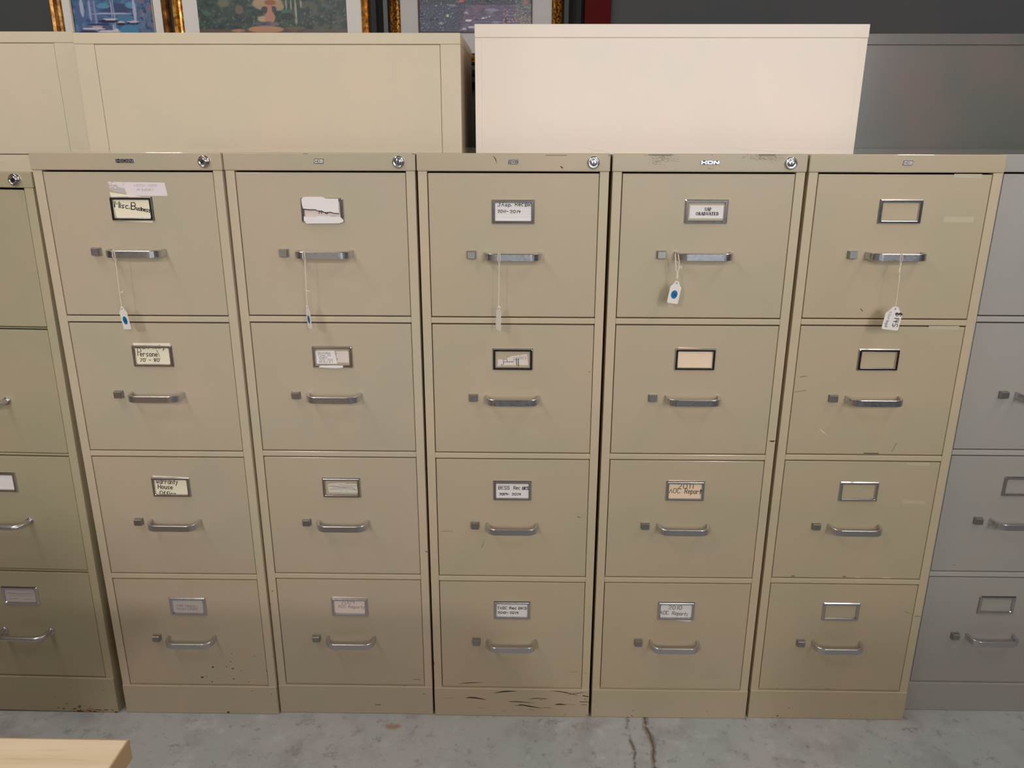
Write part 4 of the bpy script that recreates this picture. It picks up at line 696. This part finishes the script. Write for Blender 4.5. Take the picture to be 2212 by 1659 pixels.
picture('black and ornate gold framed painting of a purple path between bushes',
        [(-.5690,.1984),(-.4965,.1227),(-.4600,.0865),(-.3955,.0160),(-.3905,.0124)], 1.530, 2.180,
        [('frame','black_moulding',.045,.072),('inner_frame','ornate_gold',.034,.036),('mat','grey_mat_board',0,.069),('fillet','dark_red_fillet',0,.0035)], 'path_painting', path_painting)

# ------------------------------------------------------------------ desk corner at the lower left
def wood():
    m, n, l, b = principled('light_oak_laminate')
    tc = n.new('ShaderNodeNewGeometry').outputs['Position']
    mp = n.new('ShaderNodeMapping'); mp.inputs['Scale'].default_value = (2.2, 38.0, 38.0); l.new(tc, mp.inputs['Vector'])
    f = noise_tex(n, l, mp.outputs['Vector'], 1.0, 6.0, .62)
    c1 = ramp2(n, l, f, lin((255, 232, 200)), lin((244, 216, 178)), .38, .66)
    mp2 = n.new('ShaderNodeMapping'); mp2.inputs['Scale'].default_value = (16.0, 520.0, 40.0); l.new(tc, mp2.inputs['Vector'])
    f2 = noise_tex(n, l, mp2.outputs['Vector'], 1.0, 2.0, .5)
    r = n.new('ShaderNodeValToRGB'); r.color_ramp.elements[0].position = .60; r.color_ramp.elements[0].color = (1,1,1,1)
    r.color_ramp.elements[1].position = .72; r.color_ramp.elements[1].color = (.86,.81,.74,1); l.new(f2, r.inputs['Fac'])
    mx = n.new('ShaderNodeMix'); mx.data_type = 'RGBA'; mx.blend_type = 'MULTIPLY'; mx.inputs['Factor'].default_value = 1.0
    l.new(c1, mx.inputs['A']); l.new(r.outputs['Color'], mx.inputs['B']); l.new(mx.outputs['Result'], b.inputs['Base Color'])
    b.inputs['Roughness'].default_value = .38
    MATS['light_oak_laminate'] = m
wood()
plain('oak_edge_band', (206, 168, 128), .45)
desk = thing('desk', (-1.2, -1.25, 0), (0,0,0), 'light oak desk whose corner shows at the bottom left', 'desk')
m = MB(); m.box(-.78, .7795, -.40, .3455, .7145, .740, bev=.0012); m.build('desk_top', ['light_oak_laminate'], desk)
m = MB(); m.box(.7795, .7810, -.40, .3470, .7148, .7398); m.box(-.78, .7795, .3455, .3470, .7148, .7390); m.build('edge_band', ['oak_edge_band'], desk)
m = MB(); m.box(-.74, .60, .22, .238, .06, .7145, bev=.001); m.build('added_modesty_panel', ['light_oak_laminate'], desk)  # unseen panel, added to keep floor bounce off the lower left cabinets
for s in (-.74, .60):
    m = MB(); m.box(s, s + .024, -.36, .30, 0, .7145, bev=.001); m.build('side_panel', ['light_oak_laminate'], desk)

# ------------------------------------------------------------------ the room
def concrete():
    m, n, l, b = principled('worn_concrete')
    pos = n.new('ShaderNodeNewGeometry').outputs['Position']
    def mix(a, bb, fac, mode='MIX'):
        x = n.new('ShaderNodeMix'); x.data_type = 'RGBA'; x.blend_type = mode
        if isinstance(fac, float): x.inputs['Factor'].default_value = fac
        else: l.new(fac, x.inputs['Factor'])
        for s, v in (('A', a), ('B', bb)):
            if isinstance(v, tuple): x.inputs[s].default_value = v
            else: l.new(v, x.inputs[s])
        return x.outputs['Result']
    def step(f, p0, p1, inv=False):
        r = n.new('ShaderNodeMapRange'); r.inputs['From Min'].default_value = p0; r.inputs['From Max'].default_value = p1
        if inv: r.inputs['To Min'].default_value = 1; r.inputs['To Max'].default_value = 0
        l.new(f, r.inputs['Value']); return r.outputs['Result']
    def mth(op, a, bb=0.0):
        x = n.new('ShaderNodeMath'); x.operation = op
        for s, v in ((0, a), (1, bb)):
            if isinstance(v, float): x.inputs[s].default_value = v
            else: l.new(v, x.inputs[s])
        return x.outputs[0]
    c = ramp2(n, l, noise_tex(n, l, pos, 3.4, 5.0, .55), lin((192, 187, 189)), lin((178, 184, 183)), .38, .64)
    c = mix(c, lin((156, 152, 151)), mth('MULTIPLY', step(noise_tex(n, l, pos, 9.0, 6.0, .62), .50, .70), .75))
    c = mix(c, lin((214, 214, 219)), mth('MULTIPLY', step(noise_tex(n, l, pos, 15.0, 6.0, .7), .55, .78), .8))
    c = mix(c, lin((104, 96, 84)), mth('MULTIPLY', step(noise_tex(n, l, pos, 34.0, 5.0, .68), .60, .72), .65))
    c = mix(c, lin((92, 84, 74)), mth('MULTIPLY', step(noise_tex(n, l, pos, 130.0, 3.0, .6), .70, .78), .7))
    c = mix(c, lin((120, 114, 106)), mth('MULTIPLY', step(noise_tex(n, l, pos, 22.0, 8.0, .75), .56, .66), .5))
    sep = n.new('ShaderNodeSeparateXYZ'); l.new(pos, sep.inputs[0])
    wob = mth('MULTIPLY', mth('SUBTRACT', noise_tex(n, l, pos, 12.0, 5.0, .6), .5), .035)
    brk = noise_tex(n, l, pos, 30.0, 3.0, .6)
    for x0, wd, col, amt in ((.301, .0045, (52, 42, 34), 1.0), (.301, .016, (118, 104, 88), .7), (.2555, .009, (112, 100, 88), .6), (.2555, .003, (84, 72, 60), .6)):
        d = mth('ABSOLUTE', mth('SUBTRACT', mth('ADD', sep.outputs['X'], wob), x0))
        k = mth('MULTIPLY', step(d, wd*.3, wd*.62, True), mth('MULTIPLY', step(brk, .36, .52), amt))
        c = mix(c, lin(col), k)
    # brownish blot in front of the second cabinet
    mp = n.new('ShaderNodeMapping'); mp.inputs['Location'].default_value = (.308, .036, 0); l.new(pos, mp.inputs['Vector'])
    mr = n.new('ShaderNodeMapping'); mr.inputs['Rotation'].default_value = (0, 0, math.radians(-22)); mr.inputs['Scale'].default_value = (1.0, 2.8, 1.0)
    l.new(mp.outputs['Vector'], mr.inputs['Vector'])
    ln = n.new('ShaderNodeVectorMath'); ln.operation = 'LENGTH'; l.new(mr.outputs['Vector'], ln.inputs[0])
    dd = mth('ADD', ln.outputs['Value'], mth('MULTIPLY', mth('SUBTRACT', brk, .5), .06))
    c = mix(c, lin((166, 132, 104)), mth('MULTIPLY', step(dd, .012, .034, True), .8))
    l.new(c, b.inputs['Base Color'])
    b.inputs['Roughness'].default_value = .62
    bump = n.new('ShaderNodeBump'); bump.inputs['Strength'].default_value = .3; bump.inputs['Distance'].default_value = .004
    l.new(noise_tex(n, l, pos, 26.0, 6.0, .6), bump.inputs['Height']); l.new(bump.outputs['Normal'], b.inputs['Normal'])
    MATS['worn_concrete'] = m
concrete()
paint('slate_wall', (74, 73, 75), rough=.8, var=4, coat=0)
plain('dark_ceiling', (120, 118, 116), .9)
plain('showroom_wall', (150, 146, 140), .9); plain('blocker_dark', (58, 55, 52), .9)
plain('dark_red_post', (80, 12, 9), .8, spec=.15)
def slab(name, mt, *b):
    m = MB(); m.box(*b); return struct(m.build(name, [mt]))
slab('floor', 'worn_concrete', -5, 5, -7, 1.53, -.1, 0)
slab('wall_back', 'slate_wall', -5, 5, 1.53, 1.63, 0, 3.7)
slab('wall_left', 'showroom_wall', -5.1, -5, -7, 1.53, 0, 3.7)
slab('wall_right', 'showroom_wall', 5, 5.1, -7, 1.53, 0, 3.7)
slab('wall_front', 'showroom_wall', -5, 5, -7.1, -7, 0, 3.7)
slab('ceiling', 'dark_ceiling', -5, 5, -7, 1.53, 3.7, 3.8)
m = MB(); m.box(.2020, .2975, 1.500, 1.530, 0, 3.7, bev=.002); struct(m.build('trim_1', ['dark_red_post']))

# ------------------------------------------------------------------ light: two rows of ceiling tubes running away from the cabinets
def area(name, x, y, z, sx, sy, power, col, rot=(0, 0, 0)):
    L = bpy.data.lights.new(name, 'AREA'); L.shape = 'RECTANGLE'; L.size = sx; L.size_y = sy
    L.energy = power; L.color = col
    o = bpy.data.objects.new(name, L); C.objects.link(o); o.location = (x, y, z); o.rotation_euler = rot
warm = (1.0, .955, .90)
PW = dict(over=12.5, nearL=10.5, nearR=7, mid=4, far=142, win=95, world=.05)
for s in (-1.65, 1.75):
    area('tube_light', s, -.5, 3.45, .16, 1.2, PW['over'] * (1 if s < 0 else .78), warm)
area('tube_light', -1.65, -2.0, 3.45, .16, 1.2, PW['nearL'], warm); area('tube_light', 1.75, -2.0, 3.45, .16, 1.2, PW['nearR'], warm)
area('tube_light', -1.65, -4.2, 3.45, .16, 1.2, PW['mid'], warm); area('tube_light', 1.75, -4.2, 3.45, .16, 1.2, PW['mid'], warm)
for x in (-2.3, 2.1):
    L = bpy.data.lights.new('far_lamp', 'POINT'); L.energy = PW['far']; L.color = warm; L.shadow_soft_size = .2
    o = bpy.data.objects.new('far_lamp', L); C.objects.link(o); o.location = (x, -6.2, 3.35)
# shop window behind the photographer, to the right
area('daylight', 1.9, -6.9, 2.2, 4.0, 1.6, PW['win'], (.86, .93, 1.0), (PI/2, 0, 0))
m = MB(); m.box(-5, -1.45, -2.2, -2.1, 0, 1.5); m.box(-1.45, 1.15, -2.2, -2.1, 0, 1.0); m.box(1.15, 5, -2.2, -2.1, 0, 1.32)  # stepped blocker added behind the camera to keep low light off the cabinets
struct(m.build('light_blocker', ['blocker_dark']))
w = bpy.data.worlds.new('World'); bpy.context.scene.world = w; w.use_nodes = True
w.node_tree.nodes['Background'].inputs['Color'].default_value = (.9, .95, 1.0, 1); w.node_tree.nodes['Background'].inputs['Strength'].default_value = PW['world']

# ------------------------------------------------------------------ camera
cam = bpy.data.cameras.new('camera'); co = bpy.data.objects.new('camera', cam); C.objects.link(co)
cam.sensor_width = 36.0; cam.lens = 1697.44 / 2212 * 36.0; cam.clip_start = .02
p, r, yw = .30718, .0026435, -.0172676
cy_, sy_, cp, sp = math.cos(yw), math.sin(yw), math.cos(p), math.sin(p)
f = Vector((sy_*cp, cy_*cp, -sp)); rt = Vector((cy_, -sy_, 0)); up = rt.cross(f)
a = rt*math.cos(r) + up*math.sin(r); b = -rt*math.sin(r) + up*math.cos(r)
co.matrix_world = Matrix.Translation((0, -1.58, 1.35517)) @ Matrix((a, b, -f)).transposed().to_4x4()
S = bpy.context.scene
S.camera = co
S.view_settings.view_transform = 'Standard'; S.view_settings.look = 'None'; S.view_settings.gamma = 1
S.view_settings.use_curve_mapping = False; S.view_settings.exposure = 0.43
